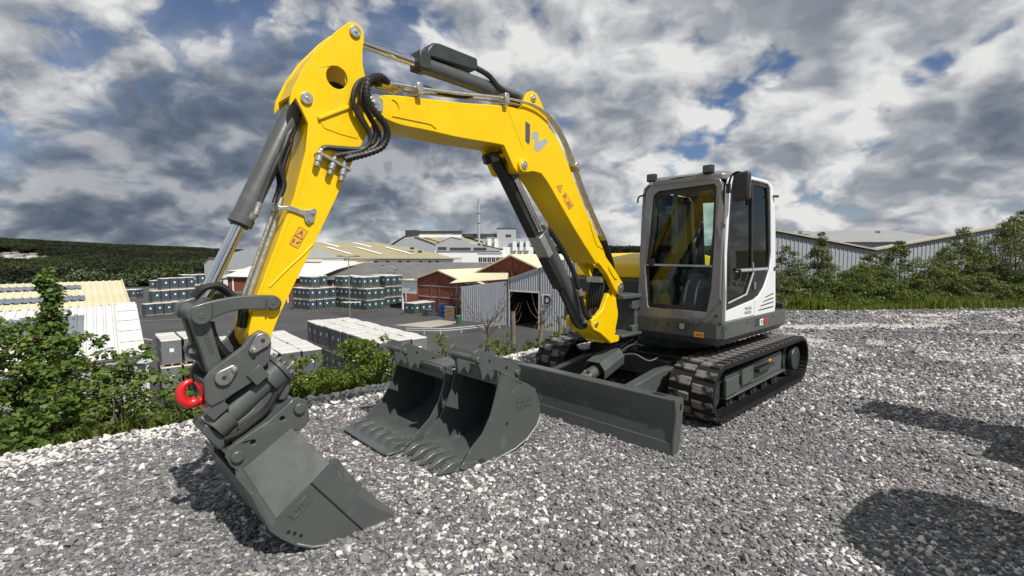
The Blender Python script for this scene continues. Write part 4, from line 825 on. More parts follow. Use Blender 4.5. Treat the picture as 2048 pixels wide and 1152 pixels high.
c = t.mix(t.math('MULTIPLY', rust, .45), c, (.20, .145, .10))
bm_ = t.n('ShaderNodeBump', {'Height': t.math('ADD', t.math('MULTIPLY', vo.outputs['Distance'], -1.0), t.math('MULTIPLY', vo2.outputs['Distance'], -.4)), 'Strength': .9, 'Distance': .02})
t.n('ShaderNodeOutputMaterial', {0: t.n('ShaderNodeBsdfPrincipled', {'Base Color': c, 'Roughness': .88, 'Normal': bm_.outputs[0]}).outputs[0]})
def pad_z(x, y):
    d = sdist(PAD, x, y); inn = -d
    bund = .085*sstep(.75, .15, inn)*(x < 4)            # low rim of pale stone along the bank
    rut = 0
    for (ax, ay, bx, by) in ((1.5, 11.8, 16, 9.0), (1.2, 9.9, 14, 7.2), (4.8, 8.2, 9.0, 2.0), (3.1, 5.0, 7.0, .5)):   # faint wheel and track ruts
        e_ = math.hypot(bx-ax, by-ay); nxx, nyy = -(by-ay)/e_, (bx-ax)/e_; dd_ = (x-ax)*nxx+(y-ay)*nyy+.12*np.sin(x*1.3+y)
        al = ((x-ax)*(bx-ax)+(y-ay)*(by-ay))/e_; m_ = sstep(0, 1.5, al)*sstep(e_, e_-1.5, al)
        rut = rut+m_*(-.035*np.exp(-(dd_/.17)**2)+.022*np.exp(-((np.abs(dd_)-.36)/.13)**2))
    return rut+.035*(vnoise(x, y, 1.7, 1)-.5)*sstep(.5, 3, np.hypot(x-2, y-6)-2.0)+bund-.10*sstep(.12, -.05, inn)
gxs = np.concatenate([np.linspace(-14, 14, 150), np.linspace(14.5, 44, 26)]); gys = np.concatenate([np.linspace(-12, 0, 14), np.linspace(.25, 15.6, 88)])
px_, py_ = np.meshgrid(gxs, gys); dp = sdist(PAD, px_, py_); pz_ = pad_z(px_, py_)
ii = np.arange(px_.size).reshape(px_.shape); q = np.stack([ii[:-1, :-1], ii[:-1, 1:], ii[1:, 1:], ii[1:, :-1]], -1).reshape(-1, 4)
keep = (dp.ravel()[q] < .10).any(1)
def fines(x, y): return sstep(.50, .70, vnoise(x*.45, y*1.5, 1.0, 14)*.7+vnoise(x, y, .5, 15)*.3)*sstep(6.0, 8.5, y)*sstep(2.5, 4, x)
pad = mesh_np('gravel_pad', np.stack([px_, py_, pz_], -1).reshape(-1, 3), q[keep], 'gravel_fines', smooth=True); tag(pad, kind='structure')
pa = pad.data.attributes.new('fines', 'FLOAT', 'POINT'); pa.data.foreach_set('value', fines(px_, py_).ravel().astype(np.float32))
# stones
def stone_mat(name, attr_type):
    m, t = new_mat(name)
    a = t.n('ShaderNodeAttribute', attribute_name='tone', attribute_type=attr_type)
    co = t.n('ShaderNodeTexCoord').outputs['Object']
    c = t.ramp(a.outputs['Fac'], [(0.0, (.074, .075, .078)), (.36, (.158, .159, .163)), (.60, (.240, .240, .243)), (.64, (.29, .285, .275)), (.70, (.56, .55, .52)), (.92, (.74, .73, .70)), (.94, (.23, .175, .145)), (1.0, (.20, .165, .15))])
    c = t.mix(t.smooth(t.noise(co, 3.0, 6, .7), .35, .75, 0, .45), c, (.24, .235, .225))
    t.n('ShaderNodeOutputMaterial', {0: t.n('ShaderNodeBsdfPrincipled', {'Base Color': c, 'Roughness': .85, 'Specular IOR Level': .3}).outputs[0]})
stone_mat('stone', 'INSTANCER'); stone_mat('stone_single', 'OBJECT')
import bmesh
def stone_mesh(k):
    bm = bmesh.new(); bmesh.ops.create_icosphere(bm, subdivisions=2, radius=1.0); r_ = random.Random(k)
    for pl_ in range(13): # knock flat faces off a pebble
        n_ = Vector((r_.gauss(0, 1), r_.gauss(0, 1), r_.gauss(0, 1))).normalized(); h_ = r_.uniform(.40, .78)
        for v in bm.verts:
            d_ = v.co.dot(n_)
            if d_ > h_: v.co -= n_*(d_-h_)
    for v in bm.verts: v.co = Vector((v.co.x*r_.uniform(.97, 1.03), v.co.y*(.74+.02*k), v.co.z*(.60+.03*(k % 3))))
    me = bpy.data.meshes.new('stone'); bm.to_mesh(me); bm.free(); me.materials.append(MATS['stone_single']); return me
SM = [stone_mesh(k) for k in range(6)]
def scatter(x0, x1, y0, y1, s):
    nx, ny = int((x1-x0)/s), int((y1-y0)/s); X, Y = np.meshgrid(np.linspace(x0, x1, nx), np.linspace(y0, y1, ny))
    X = X.ravel()+rng.uniform(-.6, .6, X.size)*s; Y = Y.ravel()+rng.uniform(-.6, .6, Y.size)*s
    return X, Y
parts = []
for (y0, y1, s, rad, mar) in ((1.5, 3.2, .0245, .0145, .6), (3.2, 4.6, .0275, .0150, .7), (4.6, 6.6, .035, .0180, .8), (6.6, 9.2, .047, .0225, .9), (9.2, 14.9, .075, .029, 1.0)):
    X, Y = scatter(-1.15*y1-mar, 1.15*y1+mar, y0, y1, s)
    mx_, my_ = (X-2.087)*math.cos(HD)+(Y-6.262)*math.sin(HD), -(X-2.087)*math.sin(HD)+(Y-6.262)*math.cos(HD)   # machine frame
    under = ((mx_ > 2.72) & (mx_ < 3.66) & (my_ > -1.28) & (my_ < .15)) | ((mx_ > 3.5) & (mx_ < 3.87) & (my_ > -1.29) & (my_ < -.47)) | ((mx_ > 4.3) & (mx_ < 4.93) & (my_ > -.55) & (my_ < .38)) | ((np.abs(mx_) < 1.15) & (np.abs(my_) > .70) & (np.abs(my_) < 1.1))
    k = (np.abs(X) < Y*1.06+mar) & (sdist(PAD, X, Y) < .10) & ~under; X, Y = X[k], Y[k]
    sc = rad*np.exp(rng.normal(0, .36, X.size)); parts.append(np.stack([X, Y, sc], 1))
S = np.concatenate(parts); S = S[rng.random(len(S)) > .72*fines(S[:, 0], S[:, 1])]; sx, sy, ss = S[:, 0], S[:, 1], S[:, 2]
inn = -sdist(PAD, sx, sy)
white_p = .115+.34*(vnoise(sx, sy, 1.3, 4)-.45)+.30*(vnoise(sx, sy, .40, 5)-.5)+.10*(vnoise(sx, sy, 3, 9)-.4)
streak = fines(sx, sy); white_p = white_p+.40*streak
white_p = white_p-.22*sstep(.5, .75, vnoise(sx*.4, sy*1.3, .9, 21))*sstep(6, 9, sy)
white_p = white_p+.60*sstep(.55, .28, inn)*(sx < 5)
u = rng.random(S.shape[0]); isw = u < white_p
tone = np.where(isw, rng.uniform(.685, .92, u.size), np.clip(rng.normal(.40, .14, u.size), 0, .66)); tone = np.where(rng.random(u.size) < .012, rng.uniform(.94, 1, u.size), tone)
ss = ss*np.where(isw, 1.08, 1.0)*np.where(inn < .5, 1.25, 1.0)
sz = pad_z(sx, sy)+ss*.22
near = np.argsort(np.hypot(sx*.8, sy)-ss*30)[:]
vis = near[(np.abs(sx[near]) < sy[near]*1.02) & (sy[near] > 2.36)]
# the photographer's own nearest, largest stones are single objects
order = vis[np.argsort(-(ss[vis]/sy[vis]))][:300]
single = np.zeros(len(ss), bool); single[order] = True
stones = []
for n_, i in enumerate(order):
    o = bpy.data.objects.new('stone', SM[n_ % 6]); COL.objects.link(o); o.parent = pad
    o.location = (sx[i], sy[i], sz[i]+ss[i]*.12); o.scale = (ss[i],)*3; o.rotation_euler = (rng.uniform(-.4, .4), rng.uniform(-.4, .4), rng.uniform(0, 6.28)); o['tone'] = float(tone[i]); stones.append(o)
def instancer(name, pos, scale, rot, tones, sources, parent, kind='stuff'):
    """point cloud that carries copies of the given objects (geometry nodes)"""
    me = bpy.data.meshes.new(name); n = len(pos); me.vertices.add(n); me.vertices.foreach_set('co', np.asarray(pos, np.float32).ravel())
    for an, ty, dat in (('scale', 'FLOAT_VECTOR', scale), ('rot', 'FLOAT_VECTOR', rot), ('tone', 'FLOAT', tones), ('pick', 'INT', rng.integers(0, len(sources), n))):
        a = me.attributes.new(an, ty, 'POINT'); a.data.foreach_set('vector' if ty == 'FLOAT_VECTOR' else 'value', np.ascontiguousarray(dat, dtype=np.int32 if ty == 'INT' else np.float32).ravel())
    o = bpy.data.objects.new(name, me); COL.objects.link(o); o.parent = parent; tag(o, kind=kind)
    g = bpy.data.node_groups.new(name, 'GeometryNodeTree'); g.interface.new_socket('Geometry', in_out='INPUT', socket_type='NodeSocketGeometry'); g.interface.new_socket('Geometry', in_out='OUTPUT', socket_type='NodeSocketGeometry')
    N = g.nodes.new; L = g.links.new
    gi, go = N('NodeGroupInput'), N('NodeGroupOutput'); g2i = N('GeometryNodeGeometryToInstance')
    for s_ in reversed(sources):
        oi = N('GeometryNodeObjectInfo'); oi.inputs['Object'].default_value = s_; oi.transform_space = 'ORIGINAL'; oi.inputs['As Instance'].default_value = False
        L(oi.outputs['Geometry'], g2i.inputs[0])
    ip = N('GeometryNodeInstanceOnPoints'); L(gi.outputs[0], ip.inputs['Points']); L(g2i.outputs[0], ip.inputs['Instance']); ip.inputs['Pick Instance'].default_value = True
    for an, ty, sock in (('scale', 'FLOAT_VECTOR', 'Scale'), ('rot', 'FLOAT_VECTOR', 'Rotation'), ('pick', 'INT', 'Instance Index')):
        na = N('GeometryNodeInputNamedAttribute'); na.data_type = ty; na.inputs['Name'].default_value = an
        if sock == 'Rotation':
            er = N('FunctionNodeEulerToRotation'); L(na.outputs['Attribute'], er.inputs[0]); L(er.outputs[0], ip.inputs[sock])
        else: L(na.outputs['Attribute'], ip.inputs[sock])
    L(ip.outputs[0], go.inputs[0])
    md = o.modifiers.new('instances', 'NODES'); md.node_group = g
    return o
r_ = ~single; n = int(r_.sum())
inst_src = []
for k in range(6): # six of the single stones lend their shape to the rest
    inst_src.append(stones[k])
gst = instancer('gravel_stones', np.stack([sx, sy, sz], 1)[r_], np.repeat(ss[r_][:, None], 3, 1), np.stack([rng.uniform(-.45, .45, n), rng.uniform(-.45, .45, n), rng.uniform(0, 6.28, n)], 1), tone[r_], inst_src, pad)
# the borrowed stones read their tone as an instance attribute and as an object property alike
MATS['stone_single'].node_tree.nodes.clear(); t = NT(MATS['stone_single'].node_tree)
ai = t.n('ShaderNodeAttribute', attribute_name='tone', attribute_type='INSTANCER'); ao = t.n('ShaderNodeAttribute', attribute_name='tone', attribute_type='OBJECT')
co = t.n('ShaderNodeTexCoord').outputs['Object']
c = t.ramp(t.math('MAXIMUM', ai.outputs['Fac'], ao.outputs['Fac']), [(0.0, (.074, .075, .078)), (.36, (.158, .159, .163)), (.60, (.240, .240, .243)), (.64, (.29, .285, .275)), (.70, (.56, .55, .52)), (.92, (.74, .73, .70)), (.94, (.23, .175, .145)), (1.0, (.20, .165, .15))])
c = t.mix(t.smooth(t.noise(co, 3.0, 6, .7), .35, .75, 0, .40), c, (.24, .235, .225))
t.n('ShaderNodeOutputMaterial', {0: t.n('ShaderNodeBsdfPrincipled', {'Base Color': c, 'Roughness': .85, 'Specular IOR Level': .3}).outputs[0]})
# ---- yard
m, t = new_mat('asphalt')
co = t.n('ShaderNodeTexCoord').outputs['Object']
c = t.ramp(t.noise(co, .12, 7, .62), [(.3, (.040, .040, .043)), (.7, (.075, .074, .076))])
c = t.mix(t.smooth(t.noise(t.vmath('MULTIPLY', co, (1, .25, 1)), .5, 6), .52, .75, 0, .5), c, (.10, .097, .095))
t.n('ShaderNodeOutputMaterial', {0: t.n('ShaderNodeBsdfPrincipled', {'Base Color': c, 'Roughness': .8}).outputs[0]})
yd = MB(); yd.add([(x, y, YARD+.03) for x, y in ((-75, 34), (-30, 18), (-6, 19), (4, 26), (14, 34), (40, 40), (60, 150), (-40, 150), (-95, 118))], [tuple(range(9))])
yard = yd.build('yard', 'asphalt', smooth=0); tag(yard, kind='structure')
paint('road_paint', (.52, .52, .50), .8, var=.3, vscale=.8); paint('concrete', (.36, .335, .28), .85, var=.2, vscale=.4)
def flat(name, poly, mat, z=YARD+.036, par=yard): return MB().add([(x, y, z) for x, y in poly], [tuple(range(len(poly)))]).build(name, mat, par, smooth=0)
flat('concrete_slab', [(-13.6, 56.7), (-9.0, 61.3), (-5.9, 58.7), (-9.1, 54.8)], 'concrete')
E1_ = Vector((.788, -.616)); E2_ = Vector((.616, .788))
def line(x0, y0, x1, y1, w=.12):
    d_ = Vector((x1-x0, y1-y0)).normalized(); n_ = Vector((-d_.y, d_.x))*w/2
    flat('painted_line', [(x0+n_.x, y0+n_.y), (x1+n_.x, y1+n_.y), (x1-n_.x, y1-n_.y), (x0-n_.x, y0-n_.y)], 'road_paint', YARD+.041)
for k in range(6): line(-36-3.2*k, 48+2.6*k, -34.4-3.2*k, 47+2.6*k, .16)
line(-30, 47, -22, 41.5); line(-46, 60, -40, 62.5); line(-30, 52, -18, 46)
# ================================================================ buildings
def sheet(name, cols, par=None, dark=.55, wall=True, rough=.55):
    """painted profiled metal with faint streaks"""
    m, t = new_mat(name); co = t.n('ShaderNodeTexCoord').outputs['Object']
    s = t.n('ShaderNodeSeparateXYZ', {0: co})
    st = t.noise(t.vmath('MULTIPLY', co, (1.3, 1.3, .06) if wall else (.35, .35, .35)), 1.6, 6, .65)
    c = t.ramp(st, [(.3, cols[0]), (.7, cols[1])])
    c = t.mix(t.smooth(t.noise(co, .9, 7, .7), .60, .75, 0, .35), c, cols[2])
    t.n('ShaderNodeOutputMaterial', {0: t.n('ShaderNodeBsdfPrincipled', {'Base Color': c, 'Roughness': rough}).outputs[0]})
sheet('blue_grey_sheet', ((.36, .395, .435), (.44, .46, .485), (.44, .40, .34)))
sheet('warehouse_sheet', ((.30, .33, .365), (.36, .385, .415), (.30, .27, .22)))
sheet('white_roof', ((.54, .54, .535), (.64, .64, .63), (.40, .385, .35)), wall=False)
sheet('cream_roof', ((.60, .55, .36), (.68, .63, .44), (.52, .45, .27)), wall=False)
sheet('olive_roof', ((.30, .265, .15), (.36, .32, .19), (.24, .20, .11)), wall=False)
sheet('slate_roof', ((.105, .105, .105), (.16, .157, .15), (.075, .07, .06)), wall=False)
sheet('white_wall', ((.74, .75, .76), (.80, .81, .82), (.62, .62, .60)))
sheet('grey_wall', ((.33, .36, .38), (.39, .41, .43), (.30, .30, .29)))
sheet('pale_roof', ((.25, .255, .255), (.31, .31, .305), (.22, .21, .20)), wall=False)
sheet('skylight', ((.13, .15, .18), (.20, .22, .25), (.24, .24, .24)), wall=False)
sheet('dark_steel', ((.035, .035, .038), (.06, .058, .056), (.05, .035, .025)))
paint('window_dark', (.02, .025, .03), .12, var=.2); paint('interior_shade', (.015, .013, .012), .9, var=.2)  # near-black interiors: the shade indoors is put into the colour
m, t = new_mat('brick'); co = t.n('ShaderNodeTexCoord').outputs['Object']
c = t.ramp(t.noise(co, 1.4, 8, .7), [(.3, (.135, .040, .026)), (.55, (.20, .062, .038)), (.75, (.27, .10, .065))])
t.n('ShaderNodeOutputMaterial', {0: t.n('ShaderNodeBsdfPrincipled', {'Base Color': c, 'Roughness': .9}).outputs[0]})
def corr(a, b, zb, zt, pitch=.3, amp=.045):
    """vertical profiled cladding from a to b; zt(t) gives the top"""
    a, b = Vector(a), Vector(b); L = (b-a).length; d_ = (b-a)/L; n_ = Vector((d_.y, -d_.x)); k = max(2, int(L/pitch)); M_ = MB(); vs = []; fs = []
    for i in range(k):
        for f_, h_ in ((0, 0), (.55, 0), (.65, 1), (.9, 1)):
            t_ = (i+f_)/k; p = a+d_*L*t_+n_*amp*h_; vs += [(p.x, p.y, zb), (p.x, p.y, zt(t_))]
    for i in range(len(vs)//2-1): fs.append((2*i, 2*i+2, 2*i+3, 2*i+1))
    return M_.add(vs, fs)
def corr_roof(A, B, C, D, pitch=.35, amp=.05):
    """ribbed roof slope: eave A-B, ridge D-C, ribs run from eave to ridge"""
    A, B, C, D = map(Vector, (A, B, C, D)); L = (B-A).length; k = int(L/pitch); up = (B-A).cross(D-A).normalized(); up = up if up.z > 0 else -up; vs = []; fs = []
    for i in range(k):
        for f_, h_ in ((0, 0), (.6, 0), (.7, 1), (.9, 1)):
            t_ = (i+f_)/k; vs += [A+(B-A)*t_+up*amp*h_, D+(C-D)*t_+up*amp*h_]
    for i in range(len(vs)//2-1): fs.append((2*i, 2*i+2, 2*i+3, 2*i+1))
    n = len(vs); vs2 = [v-up*.06 for v in vs]
    return MB().add(vs+vs2, fs+[tuple(q+n for q in reversed(f)) for f in fs]+[(0, 1, n+1, n), (n-2, 2*n-2, 2*n-1, n-1)])
def house(name, label, O, ang, gable, depth, wall, roof, cat='building', over=.5, rt=.18):
    """gabled hall: gable polygon (s along front, z) from base to base; runs back by depth"""
    e1 = Vector((math.cos(R(ang)), math.sin(R(ang)))); e2 = Vector((-e1.y, e1.x)); O = Vector(O)
    rt_ = empty(name, (O.x, O.y, YARD), 0, label, cat)
    f_ = lambda s, z, d_: (O.x+e1.x*s+e2.x*d_-O.x, O.y+e1.y*s+e2.y*d_-O.y, z-YARD)
    MB().ext(gable, lambda u, v, k: f_(u, v, k), depth).build('wall', wall, rt_, smooth=0)
    top = gable[1:-1]
    for (s0, z0), (s1, z1) in zip(top, top[1:]):
        L = math.hypot(s1-s0, z1-z0); us, uz = (s1-s0)/L, (z1-z0)/L
        a_, b_ = (s0-us*over*(z0 < z1), z0-uz*over*(z0 < z1)), (s1+us*over*(z1 < z0), z1+uz*over*(z1 < z0))
        q = [a_, b_, (b_[0], b_[1]+rt), (a_[0], a_[1]+rt)]
        MB().ext(q, lambda u, v, k: f_(u, v+.01, -over*.7+k), depth+over*1.4).build('roof_slope', roof, rt_, smooth=0)
    rt_['frame'] = 0; del rt_['frame']
    return rt_, f_
def part_box(rt_, f_, name, s0, s1, z0, z1, d0, d1, mat):
    return MB().ext([(s0, z0), (s1, z0), (s1, z1), (s0, z1)], lambda u, v, k: f_(u, v, d0+k), d1-d0).build(name, mat, rt_, smooth=0)
# --- profiled shed with the big D, running along the yard
dsh = empty('loading_shed', (0, 0, 0), 0, 'blue-grey corrugated shed with dark doorway and big letter D', 'shed')
A0 = Vector((-.46, 56.32)); e1 = E1_; e2 = E2_
def SP_(s, d_=0): p = A0+e1*s+e2*d_; return (p.x, p.y)
topD = lambda s: -1.45+s*.30 if s < 7.5 else .80-(s-7.5)*.30
for (s0, s1, zb) in ((.0, .28, YARD), (.28, 4.35, -2.75), (4.35, 15, YARD)):
    corr(SP_(s0), SP_(s1), zb, lambda t_, s0=s0, s1=s1: topD(s0+(s1-s0)*t_), .30, .04).build('cladding', 'blue_grey_sheet', dsh, smooth=0)
MB().add([(*SP_(0), topD(0)+.05), (*SP_(7.5), topD(7.5)+.05), (*SP_(7.5, 24), topD(7.5)+.05), (*SP_(0, 24), topD(0)+.05)], [(0, 1, 2, 3)]).build('roof_slope', 'cream_roof', dsh, smooth=0)
MB().add([(*SP_(7.5), topD(7.5)+.05), (*SP_(15), topD(15)+.05), (*SP_(15, 24), topD(15)+.05), (*SP_(7.5, 24), topD(7.5)+.05)], [(0, 1, 2, 3)]).build('roof_slope', 'cream_roof', dsh, smooth=0)
MB().add([(*SP_(0, .1), YARD), (*SP_(0, 24), YARD), (*SP_(0, 24), -1.5), (*SP_(0, .1), -1.5)], [(0, 1, 2, 3)]).build('wall', 'interior_shade', dsh, smooth=0)  # doorway shade painted onto this wall as near-black
MB().add([(*SP_(0, 9), YARD), (*SP_(15, 9), YARD), (*SP_(15, 9), -1.9), (*SP_(0, 9), -1.9)], [(0, 1, 2, 3)]).build('inner_wall', 'interior_shade', dsh, smooth=0)
MB().add([(*SP_(.0, .05), -2.75), (*SP_(15, .05), -2.75), (*SP_(15, 9), -2.75), (*SP_(.0, 9), -2.75)], [(0, 1, 2, 3)]).build('ceiling', 'interior_shade', dsh, smooth=0)
q = A0+e1*4.85-e2*.07
sg = MB().add([(q.x+e1.x*s, q.y+e1.y*s, z) for s, z in ((-.1, -4.05), (.95, -4.05), (.95, -2.85), (-.1, -2.85))], [(0, 1, 2, 3)]).build('letter_board', 'white_wall', dsh, smooth=0)
q2 = q+e1*.12-e2*.03
text_obj('letter', 'D', 1.25, 'black_plastic', sg, (q2.x, q2.y, -3.90), (e1.x, e1.y, 0), (0, 0, 1), .01, .05)
for s0, s1, zb_, zt_ in ((.20, .34, YARD, -2.7), (4.29, 4.43, YARD, -2.7), (.20, 4.43, -2.8, -2.62)): p_, r__ = A0+e1*s0-e2*.08, A0+e1*s1-e2*.08; MB().add([(p_.x, p_.y, zb_), (r__.x, r__.y, zb_), (r__.x, r__.y, zt_), (p_.x, p_.y, zt_)], [(0, 1, 2, 3)]).build('door_frame', 'white_wall', dsh, smooth=0)
MB().tube([(*SP_(0, -.12), topD(0)+.02), (*SP_(7.5, -.12), topD(7.5)+.02)], .06, 6).build('verge_flashing', 'trim_grey', dsh)
# low annex left of it with pale lean-to roof
an = empty('annex_shed', (0, 0, 0), 0, 'low corrugated annex with cream lean-to roof, left of the D shed', 'shed')
A1 = Vector((-6.3, 60.9))
def AP(s, d_=0): p = A1+e1*s+e2*d_; return (p.x, p.y)
corr(AP(0), AP(7.35), YARD, lambda t_: -2.62+.98*t_, .30, .04).build('cladding', 'blue_grey_sheet', an, smooth=0)
MB().add([(*AP(0, .02), YARD), (*AP(0, 2.2), YARD), (*AP(0, 2.2), -2.3), (*AP(0, .02), -2.6)], [(0, 1, 2, 3)]).build('wall', 'blue_grey_sheet', an, smooth=0)
corr_roof((-7.9, 62.5, -2.3), (-.42, 56.2, -1.42), (-.44, 62.0, -.98), (-5.7, 66.0, -1.15), .5, .04).build('canopy_roof', 'cream_roof', an, smooth=0)
for s_, d_ in ((-2.2, 3.2), (-1.0, .3)): p = AP(s_, d_); MB().span((p[0]-.08, p[1]-.08, YARD), (p[0]+.08, p[1]+.08, -2.5)).build('canopy_post', 'dark_steel', an)
p0_, p1_ = AP(-2.3, 3.0), AP(-.05, .4)
MB().add([(*p0_, YARD), (*p1_, YARD), (*p1_, -5.45), (*p0_, -5.45)], [(0, 1, 2, 3)]).add([(*p0_, -5.45), (*p1_, -5.45), (*AP(-.05, 4), -5.45), (*AP(-1.5, 5), -5.45)], [(0, 1, 2, 3)]).build('loading_dock', 'concrete', an, smooth=0)
for zz in (-5.0, -4.55): MB().tube([(*p0_, zz), (*p1_, zz)], .035, 6).build('dock_rail', 'zinc', an)
# brick gable behind the shed
bg, bf = house('brick_hall', 'tall red brick gable hall with cream roof, behind the D shed', (-5.4, 67.2), -38, [(0, YARD), (0, -1.55), (6.8, 1.15), (13.2, -1.2), (13.2, YARD)], 26, 'brick', 'cream_roof')
for s_ in (3.4, 6.8, 9.6): part_box(bg, bf, 'brick_pier', s_-.12, s_+.12, YARD, .2 if s_ != 6.8 else .9, -.08, .0, 'brick')
# brick hall to the left
b2_, f2_ = house('brick_store', 'red brick storehouse with cream roof and open bay at its end', (-13.3, 70.2), -38, [(0, YARD), (0, -2.15), (4.3, -.95), (10.5, -2.75), (10.5, YARD)], 30, 'brick', 'cream_roof')
for s_ in (0.0, 2.7, 4.3, 6.6, 8.9): part_box(b2_, f2_, 'brick_pier', s_-.09, s_+.09, YARD, -2.2, -.07, .0, 'brick')
for zz in (-3.1, -4.6): part_box(b2_, f2_, 'rail_course', 0, 10.4, zz, zz+.10, -.06, .0, 'grey_wall')
p = f2_(0, 0, 0); b2_o = b2_.location
part_box(b2_, f2_, 'bay_cladding', -3.6, -.02, -4.35, -2.45, .0, .2, 'white_wall'); part_box(b2_, f2_, 'bay_back', -3.6, -.02, YARD, -4.3, 4.2, 4.5, 'interior_shade'); part_box(b2_, f2_, 'bay_roof', -3.9, 0.1, -2.5, -2.36, -.2, 24, 'cream_roof'); part_box(b2_, f2_, 'bay_soffit', -3.6, 0, -4.3, -4.2, .2, 4.5, 'interior_shade'); part_box(b2_, f2_, 'bay_post', -3.6, -3.4, YARD, -4.35, 0, .2, 'white_wall'); part_box(b2_, f2_, 'bay_end', -3.6, -3.5, YARD, -2.5, 4.3, 24, 'brick')
# long dark-roofed range and its white-roofed end
dr, df = house('long_store', 'long low storehouse with dark grey sheeted roof across the yard', (-35.5, 84), 0, [(0, YARD), (0, -3.2), (38, -3.2), (38, YARD)], 14, 'brick', 'slate_roof')
MB().add([df(-.6, -3.0, -.6), df(39, -3.35, -.6), df(35, -.35, 9), df(8.0, -.30, 9)], [(0, 1, 2, 3)]).add([df(8.0, -.30, 9), df(35, -.35, 9), df(35, -3.2, 18), df(0, -3.2, 18)], [(0, 1, 2, 3)]).build('main_roof', 'slate_roof', dr, smooth=0)
for i in range(9): part_box(dr, df, 'bay_post', 1+4.1*i, 1.25+4.1*i, YARD, -3.2, -.12, .0, 'grey_wall'); 
for i in (2, 3, 5, 6): part_box(dr, df, 'bay_opening', 1.4+4.1*i, 4.9+4.1*i, YARD, -3.4, -.05, -.01, 'interior_shade')  # flat near-black panels painting the shade inside open bays
wr, wf = house('white_store', 'white roofed shed at the end of the dark-roofed range', (-47, 82), 0, [(0, YARD), (0, -2.6), (12.5, -2.6), (12.5, YARD)], 10, 'brick', 'white_roof')
MB().add([wf(-.5, -2.35, -.6), wf(14.6, -2.75, -.6), wf(19.0, -.05, 8.2), wf(3, .25, 8.2)], [(0, 1, 2, 3)]).build('main_roof', 'white_roof', wr, smooth=0)
part_box(wr, wf, 'roof_light', 6.0, 13.0, .0, .35, 6.5, 7.2, 'cream_roof')
for i in range(4): part_box(wr, wf, 'bay_post', .8+3*i, 1.0+3*i, YARD, -2.7, -.12, 0, 'white_wall')
# olive-roofed halls
for k, (nm, lab, O, W_, zr, ze, dpt) in enumerate((('olive_hall', 'olive-roofed hall with white wall and row of small windows', (-46, 120), 32, 3.0, -.15, 20), ('olive_hall', 'farther olive-roofed hall with pale roof lights, behind the windowed one', (-66, 142), 42, 4.6, 1.0, 20))):
    oh, of = house(nm, lab, O, 0, [(0, YARD), (0, ze-.05), (W_, ze-.05), (W_, YARD)], dpt, 'white_wall', 'olive_roof')
    s0 = W_*.20
    MB().add([of(s0*.9, ze+.25, -.8), of(W_+.5, ze+.22, -.8), of(W_*.58, zr, dpt*.55), of(s0-8, zr, dpt*.55)], [(0, 1, 2, 3)]).add([of(s0*.9, ze+.25, -.8), of(s0-8, zr, dpt*.55), of(-5, ze+.2, -.8)], [(0, 1, 2)]).build('roof_face', 'olive_roof', oh, smooth=0)
    MB().add([of(-6, YARD, -.7), of(s0*.9, YARD, -.7), of(s0*.9, ze+.2, -.7), of(s0-8.0, zr-.1, -.65), of(-15, ze, -.7), of(-15, YARD, -.7)], [(0, 1, 2, 3, 4, 5)]).build('gable_wall', 'grey_wall', oh, smooth=0)
    for i in range(3):
        u0 = .16+.28*i; q = lambda u, v: Vector(of(s0*.9+(W_+.5-s0*.9)*u-(v*(s0*.9*(1-u)+8*(1-u)+W_*.42*u)), ze+.25+(zr-ze-.25)*v, -.8+(dpt*.55+.8)*v))+Vector((0, -.05, .14))
        MB().add([q(u0, .30), q(u0+.035, .30), q(u0+.035, .92), q(u0, .92)], [(0, 1, 2, 3)]).build('roof_light', 'white_wall', oh, smooth=0)
    if k == 0:
        for x_ in (11.5, 13.2, 16, 19, 21, 24, 26.2, 28.0): part_box(oh, of, 'window', x_-.32, x_+.32, -1.35, -.55, -.06, .0, 'window_dark')
        part_box(oh, of, 'gutter', s0, W_+.4, ze+.1, ze+.2, -.95, -.8, 'grey_wall')
        for (u_, v_) in ((22.5, 1.2), (20.5, 2.0)): part_box(oh, of, 'roof_vent', u_, u_+.9, v_+.2, v_+.75, 4.5, 5.5, 'dark_steel')
# factory
fc = empty('factory', (0, 0, 0), 0, 'large white factory with black rooftop conveyor gallery and rooftop tower', 'factory')
def fb(name, x0, x1, y0, y1, z0, z1, mat): return MB().span((x0, y0, z0), (x1, y1, z1)).build(name, mat, fc, smooth=0)
fb('wall', -25.5, -3.0, 165, 190, YARD, 2.2, 'white_wall'); fb('wall', -3.0, 7.2, 168, 190, YARD, 3.2, 'white_wall')
gz_ = lambda pts, y0, y1, mat, nm='gable_wall': MB().py(pts, y0, y1).build(nm, mat, fc, smooth=0)
gz_([(-41, YARD), (-41, 4.0), (-36.8, 6.6), (-33, 7.0), (-26.4, 4.3), (-26.4, YARD)], 172, 172.4, 'grey_wall'); gz_([(-24.8, 1.9), (-24.8, 4.2), (-20.0, 6.4), (-12.0, 3.9), (-4.0, 2.6), (-4, 1.9)], 164.6, 165.0, 'grey_wall')
MB().add([(-33.4, 171.5, 7.0), (-26.0, 171.5, 4.4), (-22, 188, 5.0), (-30, 188, 7.6)], [(0, 1, 2, 3)]).add([(-20.0, 164.4, 6.5), (-3.6, 164.4, 2.6), (-1, 182, 2.9), (-14, 182, 6.4)], [(0, 1, 2, 3)]).add([(-25.4, 164.4, 4.2), (-20, 164.4, 6.5), (-16, 182, 6.6), (-24, 182, 4.6)], [(0, 1, 2, 3)]).build('roof_slope', 'olive_roof', fc, smooth=0)
MB().add([(-42, 171.5, 4.0), (-37, 171.5, 7.0), (-35, 186, 7.2), (-41, 186, 4.2)], [(0, 1, 2, 3)]).build('roof_slope', 'dark_steel', fc, smooth=0)
